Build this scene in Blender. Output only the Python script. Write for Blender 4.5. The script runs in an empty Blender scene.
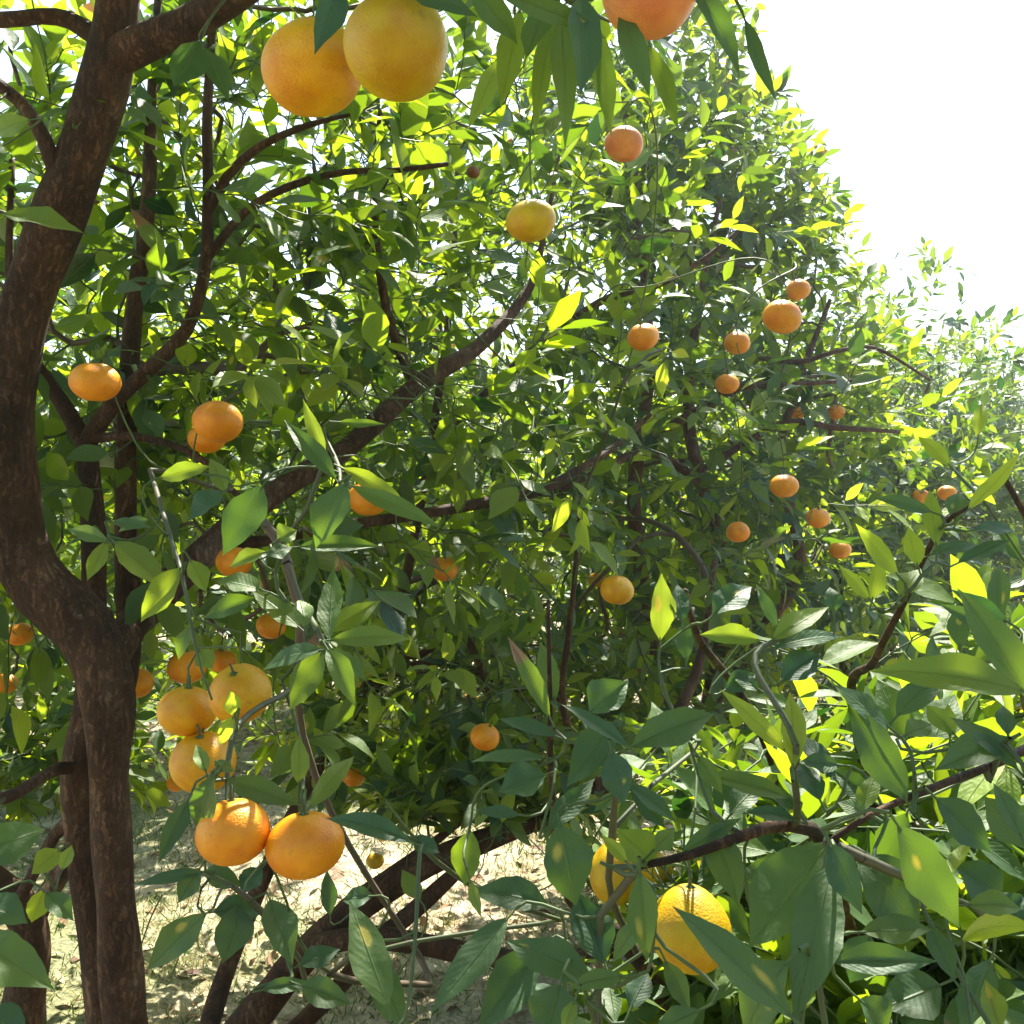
import bpy, math, random
import numpy as np
from mathutils import Vector, Euler

# ------------------------------------------------------------------ camera, light, exposure
random.seed(7)
RNG = np.random.default_rng(11)
scene = bpy.context.scene
EYE, FPX = 1.5, 960.0

cam_data = bpy.data.cameras.new("camera")
cam_data.sensor_width = 36.0
cam_data.lens = 36.0 * FPX / 1024.0
cam_data.clip_start = 0.02
cam_data.clip_end = 2000.0
cam = bpy.data.objects.new("camera", cam_data)
cam.location = (0, 0, EYE)
cam.rotation_euler = (math.radians(90), 0, 0)
scene.collection.objects.link(cam)
scene.camera = cam

SUN_AZ = math.radians(14)        # to the right of the view direction (+Y)
SUN_EL = math.radians(56)
world = bpy.data.worlds.new("World")
scene.world = world
world.use_nodes = True
nt = world.node_tree
bg = nt.nodes["Background"]
sky = nt.nodes.new("ShaderNodeTexSky")
sky.sky_type = 'NISHITA'
sky.sun_disc = False
sky.sun_elevation = SUN_EL
sky.sun_rotation = SUN_AZ
sky.dust_density = 1.5
sky.air_density = 1.3
nt.links.new(sky.outputs[0], bg.inputs[0])
bg.inputs[1].default_value = 0.11

sun_data = bpy.data.lights.new("sun", 'SUN')
sun_data.energy = 5.0
sun_data.angle = math.radians(0.5)
sun_data.color = (1.0, 0.94, 0.83)
sun = bpy.data.objects.new("sun", sun_data)
scene.collection.objects.link(sun)
SUNV = Vector((math.sin(SUN_AZ) * math.cos(SUN_EL), math.cos(SUN_AZ) * math.cos(SUN_EL), math.sin(SUN_EL)))
sun.rotation_euler = SUNV.to_track_quat('Z', 'Y').to_euler()

scene.view_settings.view_transform = 'Standard'
scene.view_settings.look = 'None'
scene.view_settings.exposure = 1.74
scene.view_settings.gamma = 1.0
cy = scene.cycles
cy.use_denoising = True
cy.max_bounces = 9
cy.diffuse_bounces = 5
cy.glossy_bounces = 3
cy.transmission_bounces = 6
cy.transparent_max_bounces = 6
cy.volume_bounces = 0
cy.sample_clamp_indirect = 8.0
cy.caustics_reflective = False
cy.caustics_refractive = False

# ------------------------------------------------------------------ helpers
def P(px, py, z):
    return np.array([(px - 512.0) * z / FPX, z, EYE - (py - 512.0) * z / FPX])

def proj(p):
    p = np.atleast_2d(p)
    y = np.where(np.abs(p[:, 1]) < 1e-4, 1e-4, p[:, 1])
    return 512 + FPX * p[:, 0] / y, 512 - FPX * (p[:, 2] - EYE) / y, p[:, 1]

def norm(v):
    v = np.asarray(v, float)
    return v / np.maximum(np.linalg.norm(v, axis=-1, keepdims=True), 1e-9)

def link(o, parent=None):
    scene.collection.objects.link(o)
    if parent is not None:
        o.parent = parent
    return o

def tag(o, label=None, cat=None, group=None, kind=None):
    if label: o["label"] = label
    if cat: o["category"] = cat
    if group: o["group"] = group
    if kind: o["kind"] = kind
    return o

def empty(name, loc, label, cat, group=None):
    o = bpy.data.objects.new(name, None)
    o.location = loc
    o.empty_display_size = 0.1
    link(o)
    return tag(o, label, cat, group)

def quad_mesh(name, verts, quads, mat, parent=None, attrs=None, smooth=True):
    """numpy verts (N,3) + quads (M,4) -> one mesh object (vertices given in world space)"""
    me = bpy.data.meshes.new(name)
    n, m = len(verts), len(quads)
    off = np.array(parent.location) if parent is not None else np.zeros(3)
    if parent is not None and parent.parent is not None:
        off = off + np.array(parent.parent.location)
    verts = verts - off
    me.vertices.add(n)
    me.vertices.foreach_set("co", np.ascontiguousarray(verts, dtype=np.float32).ravel())
    me.loops.add(m * 4)
    me.loops.foreach_set("vertex_index", np.ascontiguousarray(quads, dtype=np.int32).ravel())
    me.polygons.add(m)
    me.polygons.foreach_set("loop_start", np.arange(0, m * 4, 4, dtype=np.int32))
    me.polygons.foreach_set("loop_total", np.full(m, 4, dtype=np.int32))
    me.polygons.foreach_set("use_smooth", np.full(m, smooth, dtype=bool))
    for k, v in (attrs or {}).items():
        if v.shape[1] == 4:
            a = me.attributes.new(k, 'FLOAT_COLOR', 'POINT')
            a.data.foreach_set("color", np.ascontiguousarray(v, dtype=np.float32).ravel())
        else:
            a = me.attributes.new(k, 'FLOAT_VECTOR', 'POINT')
            a.data.foreach_set("vector", np.ascontiguousarray(v, dtype=np.float32).ravel())
    me.update(calc_edges=True)
    me.materials.append(mat)
    return link(bpy.data.objects.new(name, me), parent)

# ------------------------------------------------------------------ materials
def new_mat(name):
    m = bpy.data.materials.new(name)
    m.use_nodes = True
    t = m.node_tree
    t.nodes.clear()
    out = t.nodes.new("ShaderNodeOutputMaterial")
    return m, t, out

def N(t, kind, **kw):
    n = t.nodes.new(kind)
    for k, v in kw.items():
        setattr(n, k, v)
    return n

def math_node(t, op, a, b=None, c=None, clamp=False):
    n = t.nodes.new("ShaderNodeMath")
    n.operation = op
    n.use_clamp = clamp
    for i, v in enumerate((a, b, c)):
        if v is None: continue
        if hasattr(v, "links"): t.links.new(v, n.inputs[i])
        else: n.inputs[i].default_value = v
    return n.outputs[0]

def mixc(t, fac, a, b, mode='MIX'):
    n = t.nodes.new("ShaderNodeMix")
    n.data_type = 'RGBA'
    n.blend_type = mode
    for s, v in ((n.inputs[0], fac), (n.inputs[6], a), (n.inputs[7], b)):
        if hasattr(v, "links"): t.links.new(v, s)
        elif isinstance(v, (int, float)): s.default_value = v
        else: s.default_value = (*v, 1.0)
    return n.outputs[2]

def ramp(t, fac, stops):
    n = t.nodes.new("ShaderNodeValToRGB")
    e = n.color_ramp.elements
    while len(e) < len(stops): e.new(0.5)
    for i, (p, c) in enumerate(stops):
        e[i].position = p
        e[i].color = (*c, 1.0)
    t.links.new(fac, n.inputs[0])
    return n.outputs[0]

def leaf_material(name, detail=True):
    m, t, out = new_mat(name)
    a = N(t, "ShaderNodeAttribute", attribute_name="leaf")
    u = N(t, "ShaderNodeAttribute", attribute_name="luv")
    sep = N(t, "ShaderNodeSeparateColor"); t.links.new(a.outputs["Color"], sep.inputs[0])
    age, rnd, spot = sep.outputs[0], sep.outputs[1], sep.outputs[2]
    suv = N(t, "ShaderNodeSeparateXYZ"); t.links.new(u.outputs["Vector"], suv.inputs[0])
    s, w = suv.outputs[0], suv.outputs[1]
    # mature leaf: deep green, some bluer, some yellower; young leaf: light yellow green
    top = mixc(t, rnd, (0.003, 0.029, 0.019), (0.022, 0.078, 0.008))
    top = mixc(t, age, top, (0.22, 0.34, 0.03))
    under = mixc(t, rnd, (0.020, 0.068, 0.034), (0.055, 0.125, 0.022))
    under = mixc(t, age, under, (0.26, 0.38, 0.05))
    trans = mixc(t, rnd, (0.06, 0.24, 0.008), (0.45, 0.60, 0.012))
    trans = mixc(t, age, trans, (0.62, 0.72, 0.04))
    bumpsrc = None
    if detail:
        aw = math_node(t, 'ABSOLUTE', w)
        mid = math_node(t, 'SUBTRACT', 1.0, math_node(t, 'MULTIPLY', aw, 14.0), clamp=True)
        # side veins run forward from the midrib
        ph = math_node(t, 'SUBTRACT', math_node(t, 'MULTIPLY', s, 11.0), math_node(t, 'MULTIPLY', aw, 2.6))
        fr = math_node(t, 'ABSOLUTE', math_node(t, 'SUBTRACT', math_node(t, 'FRACT', ph), 0.5))
        vein = math_node(t, 'SUBTRACT', 1.0, math_node(t, 'MULTIPLY', fr, 14.0), clamp=True)
        vein = math_node(t, 'MULTIPLY', vein, 0.2)
        allv = math_node(t, 'MAXIMUM', mid, vein)
        geo0 = N(t, "ShaderNodeNewGeometry")
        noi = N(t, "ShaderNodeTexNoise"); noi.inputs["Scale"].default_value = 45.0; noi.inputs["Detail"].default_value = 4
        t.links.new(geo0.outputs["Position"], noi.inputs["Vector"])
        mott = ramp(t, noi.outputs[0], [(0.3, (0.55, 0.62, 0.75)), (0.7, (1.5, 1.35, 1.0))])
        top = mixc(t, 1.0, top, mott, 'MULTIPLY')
        top = mixc(t, math_node(t, 'MULTIPLY', allv, 0.5), top, (0.12, 0.19, 0.05))
        under = mixc(t, math_node(t, 'MULTIPLY', allv, 0.4), under, (0.2, 0.27, 0.1))
        # translucency: veins stay darker
        trans = mixc(t, math_node(t, 'MULTIPLY', allv, 0.30), trans, (0.22, 0.32, 0.03))
        rim = math_node(t, 'MULTIPLY', math_node(t, 'SUBTRACT', aw, 0.93), 14.0, clamp=True)
        top = mixc(t, math_node(t, 'MULTIPLY', rim, 0.45), top, (0.16, 0.22, 0.06))
        # yellow blotch on some leaves: some chlorosis, some sun flecks painted into the colour
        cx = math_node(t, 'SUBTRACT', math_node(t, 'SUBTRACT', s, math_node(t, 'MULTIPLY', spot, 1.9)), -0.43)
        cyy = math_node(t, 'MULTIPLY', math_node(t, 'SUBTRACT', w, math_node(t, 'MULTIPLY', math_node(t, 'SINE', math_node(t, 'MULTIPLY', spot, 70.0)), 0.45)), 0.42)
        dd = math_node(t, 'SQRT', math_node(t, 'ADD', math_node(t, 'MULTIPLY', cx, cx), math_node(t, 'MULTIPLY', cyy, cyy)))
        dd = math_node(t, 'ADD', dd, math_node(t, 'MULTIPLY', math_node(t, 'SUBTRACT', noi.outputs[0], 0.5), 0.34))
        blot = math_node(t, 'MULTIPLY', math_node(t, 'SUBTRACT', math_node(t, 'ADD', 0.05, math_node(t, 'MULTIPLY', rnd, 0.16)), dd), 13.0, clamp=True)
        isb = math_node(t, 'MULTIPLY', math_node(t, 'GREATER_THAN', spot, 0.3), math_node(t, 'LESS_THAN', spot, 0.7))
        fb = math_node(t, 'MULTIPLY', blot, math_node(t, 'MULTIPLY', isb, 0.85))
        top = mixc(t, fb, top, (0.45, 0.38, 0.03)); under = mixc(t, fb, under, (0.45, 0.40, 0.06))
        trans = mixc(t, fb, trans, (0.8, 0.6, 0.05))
        # scorched brown tip
        tip = math_node(t, 'MULTIPLY', math_node(t, 'SUBTRACT', math_node(t, 'ADD', s, math_node(t, 'MULTIPLY', noi.outputs[0], 0.15)), 0.68), 12.0, clamp=True)
        fb2 = math_node(t, 'MULTIPLY', tip, math_node(t, 'GREATER_THAN', spot, 0.85))
        top = mixc(t, fb2, top, (0.30, 0.16, 0.08)); under = mixc(t, fb2, under, (0.36, 0.22, 0.12))
        trans = mixc(t, fb2, trans, (0.2, 0.1, 0.03))
        quilt = math_node(t, 'COSINE', math_node(t, 'MULTIPLY', ph, 6.2832))
        bumpsrc = math_node(t, 'ADD', math_node(t, 'ADD', math_node(t, 'MULTIPLY', mid, -0.5), math_node(t, 'MULTIPLY', quilt, -0.025)), math_node(t, 'MULTIPLY', noi.outputs[0], 1.8))
    geo = N(t, "ShaderNodeNewGeometry")
    col = mixc(t, geo.outputs["Backfacing"], top, under)
    bs = N(t, "ShaderNodeBsdfPrincipled")
    t.links.new(col, bs.inputs["Base Color"])
    rg = math_node(t, 'ADD', 0.31, math_node(t, 'MULTIPLY', geo.outputs["Backfacing"], 0.28))
    t.links.new(rg, bs.inputs["Roughness"])
    bs.inputs["Specular IOR Level"].default_value = 0.75
    t.links.new(math_node(t, 'SUBTRACT', 0.32, math_node(t, 'MULTIPLY', geo.outputs["Backfacing"], 0.32)), bs.inputs["Coat Weight"])
    bs.inputs["Coat Roughness"].default_value = 0.22
    tr = N(t, "ShaderNodeBsdfTranslucent"); t.links.new(trans, tr.inputs[0])
    if bumpsrc is not None:
        b = N(t, "ShaderNodeBump"); b.inputs["Strength"].default_value = 0.7; b.inputs["Distance"].default_value = 0.0028
        t.links.new(bumpsrc, b.inputs["Height"]); t.links.new(b.outputs[0], bs.inputs["Normal"])
    mx = N(t, "ShaderNodeMixShader"); t.links.new(math_node(t, 'ADD', math_node(t, 'ADD', 0.17, math_node(t, 'MULTIPLY', rnd, 0.38)), math_node(t, 'MULTIPLY', age, 0.15)), mx.inputs[0])
    t.links.new(bs.outputs[0], mx.inputs[1]); t.links.new(tr.outputs[0], mx.inputs[2])
    t.links.new(mx.outputs[0], out.inputs[0])
    return m

def bark_material(name, c1, c2, c3, scale=1.0):
    m, t, out = new_mat(name)
    geo = N(t, "ShaderNodeTexCoord")
    mp = N(t, "ShaderNodeMapping"); mp.inputs["Scale"].default_value = (1, 1, 0.45)
    t.links.new(geo.outputs["Object"], mp.inputs[0])
    n1 = N(t, "ShaderNodeTexNoise"); n1.inputs["Scale"].default_value = 14 * scale; n1.inputs["Detail"].default_value = 6; n1.inputs["Roughness"].default_value = 0.65
    n2 = N(t, "ShaderNodeTexNoise"); n2.inputs["Scale"].default_value = 120 * scale; n2.inputs["Detail"].default_value = 5; n2.inputs["Roughness"].default_value = 0.7
    t.links.new(mp.outputs[0], n1.inputs["Vector"]); t.links.new(mp.outputs[0], n2.inputs["Vector"])
    col = ramp(t, n1.outputs[0], [(0.32, c1), (0.52, c2), (0.68, c3)])
    mo = ramp(t, n2.outputs[0], [(0.3, (0.6, 0.6, 0.6)), (0.7, (1.25, 1.25, 1.25))])
    col = mixc(t, 1.0, col, mo, 'MULTIPLY')
    n3 = N(t, "ShaderNodeTexNoise"); n3.inputs["Scale"].default_value = 30 * scale; n3.inputs["Detail"].default_value = 8; n3.inputs["Roughness"].default_value = 0.75
    t.links.new(geo.outputs["Object"], n3.inputs["Vector"])
    lich = math_node(t, 'MULTIPLY', math_node(t, 'SUBTRACT', n3.outputs[0], 0.60), 9.0, clamp=True)
    col = mixc(t, math_node(t, 'MULTIPLY', lich, 0.6), col, (0.24, 0.22, 0.15))
    mp2 = N(t, "ShaderNodeMapping"); mp2.inputs["Scale"].default_value = (1, 1, 0.16)
    t.links.new(geo.outputs["Object"], mp2.inputs[0])
    cr = N(t, "ShaderNodeTexVoronoi"); cr.feature = 'DISTANCE_TO_EDGE'; cr.inputs["Scale"].default_value = 95 * scale
    wrp = mixc(t, 0.04, mp2.outputs[0], n3.outputs["Color"])
    t.links.new(wrp, cr.inputs["Vector"])
    crack = math_node(t, 'MULTIPLY', cr.outputs["Distance"], 5.0, clamp=True)
    col = mixc(t, math_node(t, 'MULTIPLY', math_node(t, 'SUBTRACT', 1.0, crack), 0.38), col, (0.02, 0.012, 0.008))
    bs = N(t, "ShaderNodeBsdfPrincipled"); t.links.new(col, bs.inputs["Base Color"])
    bs.inputs["Roughness"].default_value = 0.72
    bs.inputs["Specular IOR Level"].default_value = 0.35
    h = math_node(t, 'ADD', math_node(t, 'ADD', n1.outputs[0], math_node(t, 'MULTIPLY', crack, 0.35)), math_node(t, 'MULTIPLY', n2.outputs[0], 0.5))
    b = N(t, "ShaderNodeBump"); b.inputs["Strength"].default_value = 0.8; b.inputs["Distance"].default_value = 0.008
    t.links.new(h, b.inputs["Height"]); t.links.new(b.outputs[0], bs.inputs["Normal"])
    t.links.new(bs.outputs[0], out.inputs[0])
    return m

def twig_material():
    m, t, out = new_mat("twig_bark")
    a = N(t, "ShaderNodeAttribute", attribute_name="leaf")
    sep = N(t, "ShaderNodeSeparateColor"); t.links.new(a.outputs["Color"], sep.inputs[0])
    geo = N(t, "ShaderNodeNewGeometry")
    n1 = N(t, "ShaderNodeTexNoise"); n1.inputs["Scale"].default_value = 60; t.links.new(geo.outputs["Position"], n1.inputs["Vector"])
    f = math_node(t, 'ADD', sep.outputs[0], math_node(t, 'MULTIPLY', math_node(t, 'SUBTRACT', n1.outputs[0], 0.5), 0.4))
    col = ramp(t, f, [(0.12, (0.07, 0.12, 0.03)), (0.35, (0.075, 0.085, 0.04)), (0.6, (0.11, 0.075, 0.05))])
    bs = N(t, "ShaderNodeBsdfPrincipled"); t.links.new(col, bs.inputs["Base Color"]); bs.inputs["Roughness"].default_value = 0.6
    t.links.new(bs.outputs[0], out.inputs[0])
    return m

def peel_material():
    m, t, out = new_mat("mandarin_peel")
    oi = N(t, "ShaderNodeObjectInfo")
    tc = N(t, "ShaderNodeTexCoord")
    n1 = N(t, "ShaderNodeTexNoise"); n1.inputs["Scale"].default_value = 38; n1.inputs["Detail"].default_value = 4
    t.links.new(tc.outputs["Object"], n1.inputs["Vector"])
    blot = ramp(t, n1.outputs[0], [(0.3, (0.85, 0.66, 0.6)), (0.68, (1.04, 1.12, 0.9))])
    col = mixc(t, 1.0, oi.outputs["Color"], blot, 'MULTIPLY')
    sp = N(t, "ShaderNodeSeparateXYZ"); t.links.new(tc.outputs["Object"], sp.inputs[0])
    # greener skin round the stem end
    g = math_node(t, 'MULTIPLY', math_node(t, 'SUBTRACT', math_node(t, 'ADD', sp.outputs[2], math_node(t, 'MULTIPLY', n1.outputs[0], 0.02)), 0.031), 60.0, clamp=True)
    col = mixc(t, math_node(t, 'MULTIPLY', g, 0.35), col, (0.45, 0.40, 0.03))
    vor = N(t, "ShaderNodeTexVoronoi"); vor.inputs["Scale"].default_value = 520
    t.links.new(tc.outputs["Object"], vor.inputs["Vector"])
    sc = N(t, "ShaderNodeTexNoise"); sc.inputs["Scale"].default_value = 95; sc.inputs["Detail"].default_value = 5
    t.links.new(tc.outputs["Object"], sc.inputs["Vector"])
    scab = math_node(t, 'MULTIPLY', math_node(t, 'SUBTRACT', sc.outputs[0], 0.63), 10.0, clamp=True)
    col = mixc(t, math_node(t, 'MULTIPLY', scab, 0.45), col, (0.30, 0.17, 0.05))
    bs = N(t, "ShaderNodeBsdfPrincipled"); t.links.new(col, bs.inputs["Base Color"])
    bs.inputs["Roughness"].default_value = 0.42
    bs.inputs["Specular IOR Level"].default_value = 0.45
    bs.inputs["Subsurface Weight"].default_value = 0.35
    bs.inputs["Subsurface Radius"].default_value = (1.0, 0.6, 0.1)
    bs.inputs["Subsurface Scale"].default_value = 0.006
    h = math_node(t, 'ADD', math_node(t, 'MULTIPLY', vor.outputs["Distance"], 0.5), math_node(t, 'MULTIPLY', n1.outputs[0], 1.2))
    b = N(t, "ShaderNodeBump"); b.inputs["Strength"].default_value = 0.5; b.inputs["Distance"].default_value = 0.0015
    t.links.new(h, b.inputs["Height"]); t.links.new(b.outputs[0], bs.inputs["Normal"])
    t.links.new(bs.outputs[0], out.inputs[0])
    return m

def plain_material(name, c, rough=0.7, trans=None):
    m, t, out = new_mat(name)
    geo = N(t, "ShaderNodeNewGeometry")
    n1 = N(t, "ShaderNodeTexNoise"); n1.inputs["Scale"].default_value = 30
    t.links.new(geo.outputs["Position"], n1.inputs["Vector"])
    mo = ramp(t, n1.outputs[0], [(0.3, (0.7, 0.7, 0.7)), (0.7, (1.2, 1.2, 1.2))])
    col = mixc(t, 1.0, c, mo, 'MULTIPLY')
    bs = N(t, "ShaderNodeBsdfPrincipled"); t.links.new(col, bs.inputs["Base Color"]); bs.inputs["Roughness"].default_value = rough
    t.links.new(bs.outputs[0], out.inputs[0])
    return m

def litter_material(name, stops, tmix):
    m, t, out = new_mat(name)
    a = N(t, "ShaderNodeAttribute", attribute_name="leaf")
    sep = N(t, "ShaderNodeSeparateColor"); t.links.new(a.outputs["Color"], sep.inputs[0])
    col = ramp(t, sep.outputs[1], stops)
    bs = N(t, "ShaderNodeBsdfPrincipled"); t.links.new(col, bs.inputs["Base Color"]); bs.inputs["Roughness"].default_value = 0.7
    tr = N(t, "ShaderNodeBsdfTranslucent"); t.links.new(col, tr.inputs[0])
    mx = N(t, "ShaderNodeMixShader"); mx.inputs[0].default_value = tmix
    t.links.new(bs.outputs[0], mx.inputs[1]); t.links.new(tr.outputs[0], mx.inputs[2]); t.links.new(mx.outputs[0], out.inputs[0])
    return m

def ground_material():
    m, t, out = new_mat("orchard_soil")
    geo = N(t, "ShaderNodeNewGeometry")
    big = N(t, "ShaderNodeTexNoise"); big.inputs["Scale"].default_value = 0.8; big.inputs["Detail"].default_value = 5
    mid = N(t, "ShaderNodeTexNoise"); mid.inputs["Scale"].default_value = 9; mid.inputs["Detail"].default_value = 8; mid.inputs["Roughness"].default_value = 0.7
    fine = N(t, "ShaderNodeTexNoise"); fine.inputs["Scale"].default_value = 60; fine.inputs["Detail"].default_value = 6
    for n in (big, mid, fine): t.links.new(geo.outputs["Position"], n.inputs["Vector"])
    soil = ramp(t, mid.outputs[0], [(0.34, (0.20, 0.11, 0.07)), (0.47, (0.46, 0.37, 0.25)), (0.65, (0.66, 0.58, 0.42))])
    grass = ramp(t, fine.outputs[0], [(0.3, (0.07, 0.11, 0.03)), (0.7, (0.24, 0.26, 0.09))])
    f = math_node(t, 'MULTIPLY', math_node(t, 'SUBTRACT', big.outputs[0], 0.46), 8.0, clamp=True)
    col = mixc(t, math_node(t, 'MULTIPLY', f, 0.75), soil, grass)
    mo = ramp(t, fine.outputs[0], [(0.3, (0.7, 0.7, 0.7)), (0.7, (1.25, 1.25, 1.25))])
    col = mixc(t, 1.0, col, mo, 'MULTIPLY')
    bs = N(t, "ShaderNodeBsdfPrincipled"); t.links.new(col, bs.inputs["Base Color"]); bs.inputs["Roughness"].default_value = 0.95
    h = math_node(t, 'ADD', mid.outputs[0], math_node(t, 'MULTIPLY', fine.outputs[0], 0.4))
    b = N(t, "ShaderNodeBump"); b.inputs["Strength"].default_value = 1.0; b.inputs["Distance"].default_value = 0.03
    t.links.new(h, b.inputs["Height"]); t.links.new(b.outputs[0], bs.inputs["Normal"])
    t.links.new(bs.outputs[0], out.inputs[0])
    return m

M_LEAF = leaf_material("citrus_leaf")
M_BARK = bark_material("citrus_bark", (0.04, 0.019, 0.010), (0.13, 0.060, 0.028), (0.23, 0.13, 0.07))
M_BARK_RED = bark_material("reddish_citrus_bark", (0.07, 0.030, 0.020), (0.17, 0.085, 0.055), (0.28, 0.18, 0.13))
M_TWIG = twig_material()
M_PEEL = peel_material()
M_CALYX = plain_material("green_calyx", (0.10, 0.15, 0.04))
M_DRY = litter_material("dry_leaf_litter", [(0.0, (0.10, 0.045, 0.025)), (0.4, (0.28, 0.15, 0.07)), (0.75, (0.5, 0.38, 0.2)), (1.0, (0.62, 0.52, 0.34))], 0.15)
M_GRASS = litter_material("short_grass", [(0.0, (0.06, 0.12, 0.02)), (0.5, (0.13, 0.20, 0.04)), (0.8, (0.35, 0.33, 0.12)), (1.0, (0.55, 0.46, 0.24))], 0.35)
M_SOIL = ground_material()

# ------------------------------------------------------------------ ground
def ground_height(x, y):
    return 0.035 * np.sin(x * 1.7 + 0.6 * y) * np.cos(y * 1.3) + 0.02 * np.sin(3.9 * x + 1.1) * np.sin(4.3 * y)

gx = np.concatenate([np.linspace(-400, -14, 12), np.linspace(-12, 14, 180), np.linspace(16, 400, 12)])
gy = np.concatenate([np.linspace(-300, -6, 10), np.linspace(-5, 20, 180), np.linspace(22, 600, 14)])
GX, GY = np.meshgrid(gx, gy)
GZ = ground_height(GX, GY) * (np.hypot(GX, GY - 5) < 30)
gv = np.stack([GX.ravel(), GY.ravel(), GZ.ravel()], 1)
i = np.arange(len(gy) - 1)[:, None] * len(gx) + np.arange(len(gx) - 1)[None]
i = i.ravel()
gq = np.stack([i, i + 1, i + len(gx) + 1, i + len(gx)], 1)
tag(quad_mesh("ground", gv, gq, M_SOIL), "bare orchard soil with dry straw and patches of green", None, None, "structure")

# ------------------------------------------------------------------ leaves
def leaf_arrays(base, d, nrm, L, W, curl, fold, wave, age, rnd, spot, ns, nc):
    """all leaves of one level of detail as arrays; d = axis, nrm = upper face"""
    n = len(base)
    d = norm(d)
    nrm = norm(nrm - d * np.sum(nrm * d, 1, keepdims=True))
    side = np.cross(d, nrm)
    s = np.linspace(0, 1, ns + 1)
    tt = np.linspace(-1, 1, nc + 1)
    prof = np.where(s < 0.42, np.sin(0.5 * np.pi * (s / 0.42)) ** 0.85, np.cos(0.5 * np.pi * ((s - 0.42) / 0.58)) ** 1.2)
    prof = np.clip(prof, 0.03, 1); prof[0] = 0.06; prof[-1] = 0.015
    S = s[None, :, None]; T = tt[None, None, :]
    w = prof[None, :, None] * (W / 2)[:, None, None] * T
    w = w * (1 + 0.09 * np.sin(S * 7 + rnd[:, None, None] * 40) * np.sign(T) + 0.035 * np.sin(S * 31 + rnd[:, None, None] * 90))
    # bending of the midrib towards -normal
    c = curl[:, None, None]
    along = L[:, None, None] * (S - 0.18 * np.abs(c) * S ** 3) * np.ones_like(T)
    down = -c * L[:, None, None] * (S ** 1.9) * 0.5 * np.ones_like(T)
    up = fold[:, None, None] * np.abs(w) + wave[:, None, None] * np.sin(S * 13 + rnd[:, None, None] * 20) * np.abs(T) * prof[None, :, None] * (W / 2)[:, None, None]
    up = up + down
    twist = (rnd[:, None, None] - 0.5) * 0.5 * S
    pos = (base[:, None, None, :] + d[:, None, None, :] * along[..., None]
           + side[:, None, None, :] * (w * np.cos(twist))[..., None]
           + nrm[:, None, None, :] * (up + w * np.sin(twist))[..., None])
    nv = (ns + 1) * (nc + 1)
    verts = pos.reshape(-1, 3)
    a = np.arange(ns)[:, None] * (nc + 1) + np.arange(nc)[None]
    a = a.ravel()
    q = np.stack([a, a + (nc + 1), a + (nc + 2), a + 1], 1)
    quads = (q[None] + (np.arange(n) * nv)[:, None, None]).reshape(-1, 4)
    col = np.zeros((n, nv, 4)); col[:, :, 0] = age[:, None]; col[:, :, 1] = rnd[:, None]; col[:, :, 2] = spot[:, None]; col[:, :, 3] = 1
    luv = np.zeros((n, nv, 3))
    luv[:, :, 0] = np.repeat(s, nc + 1)[None]
    luv[:, :, 1] = np.tile(tt, ns + 1)[None]
    return verts, quads, col.reshape(-1, 4), luv.reshape(-1, 3)

def join_arrays(parts):
    V, Q, C, U, o = [], [], [], [], 0
    for v, q, c, u in parts:
        V.append(v); Q.append(q + o); C.append(c); U.append(u); o += len(v)
    return np.concatenate(V), np.concatenate(Q), np.concatenate(C), np.concatenate(U)

# ------------------------------------------------------------------ wood
def catmull(pts, rad, step=0.03):
    pts = np.array(pts, float); rad = np.array(rad, float)
    p = np.vstack([2 * pts[0] - pts[1], pts, 2 * pts[-1] - pts[-2]])
    r = np.concatenate([[rad[0]], rad, [rad[-1]]])
    op, orr = [], []
    for k in range(1, len(p) - 2):
        d = np.linalg.norm(p[k + 1] - p[k]); n = max(2, int(d / step))
        for u in np.linspace(0, 1, n, endpoint=False):
            a = 2 * p[k]; b = p[k + 1] - p[k - 1]
            c = 2 * p[k - 1] - 5 * p[k] + 4 * p[k + 1] - p[k + 2]
            e = -p[k - 1] + 3 * p[k] - 3 * p[k + 1] + p[k + 2]
            op.append(0.5 * (a + b * u + c * u * u + e * u ** 3))
            orr.append(r[k] + (r[k + 1] - r[k]) * u)
    op.append(pts[-1]); orr.append(rad[-1])
    return np.array(op), np.array(orr)

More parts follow.
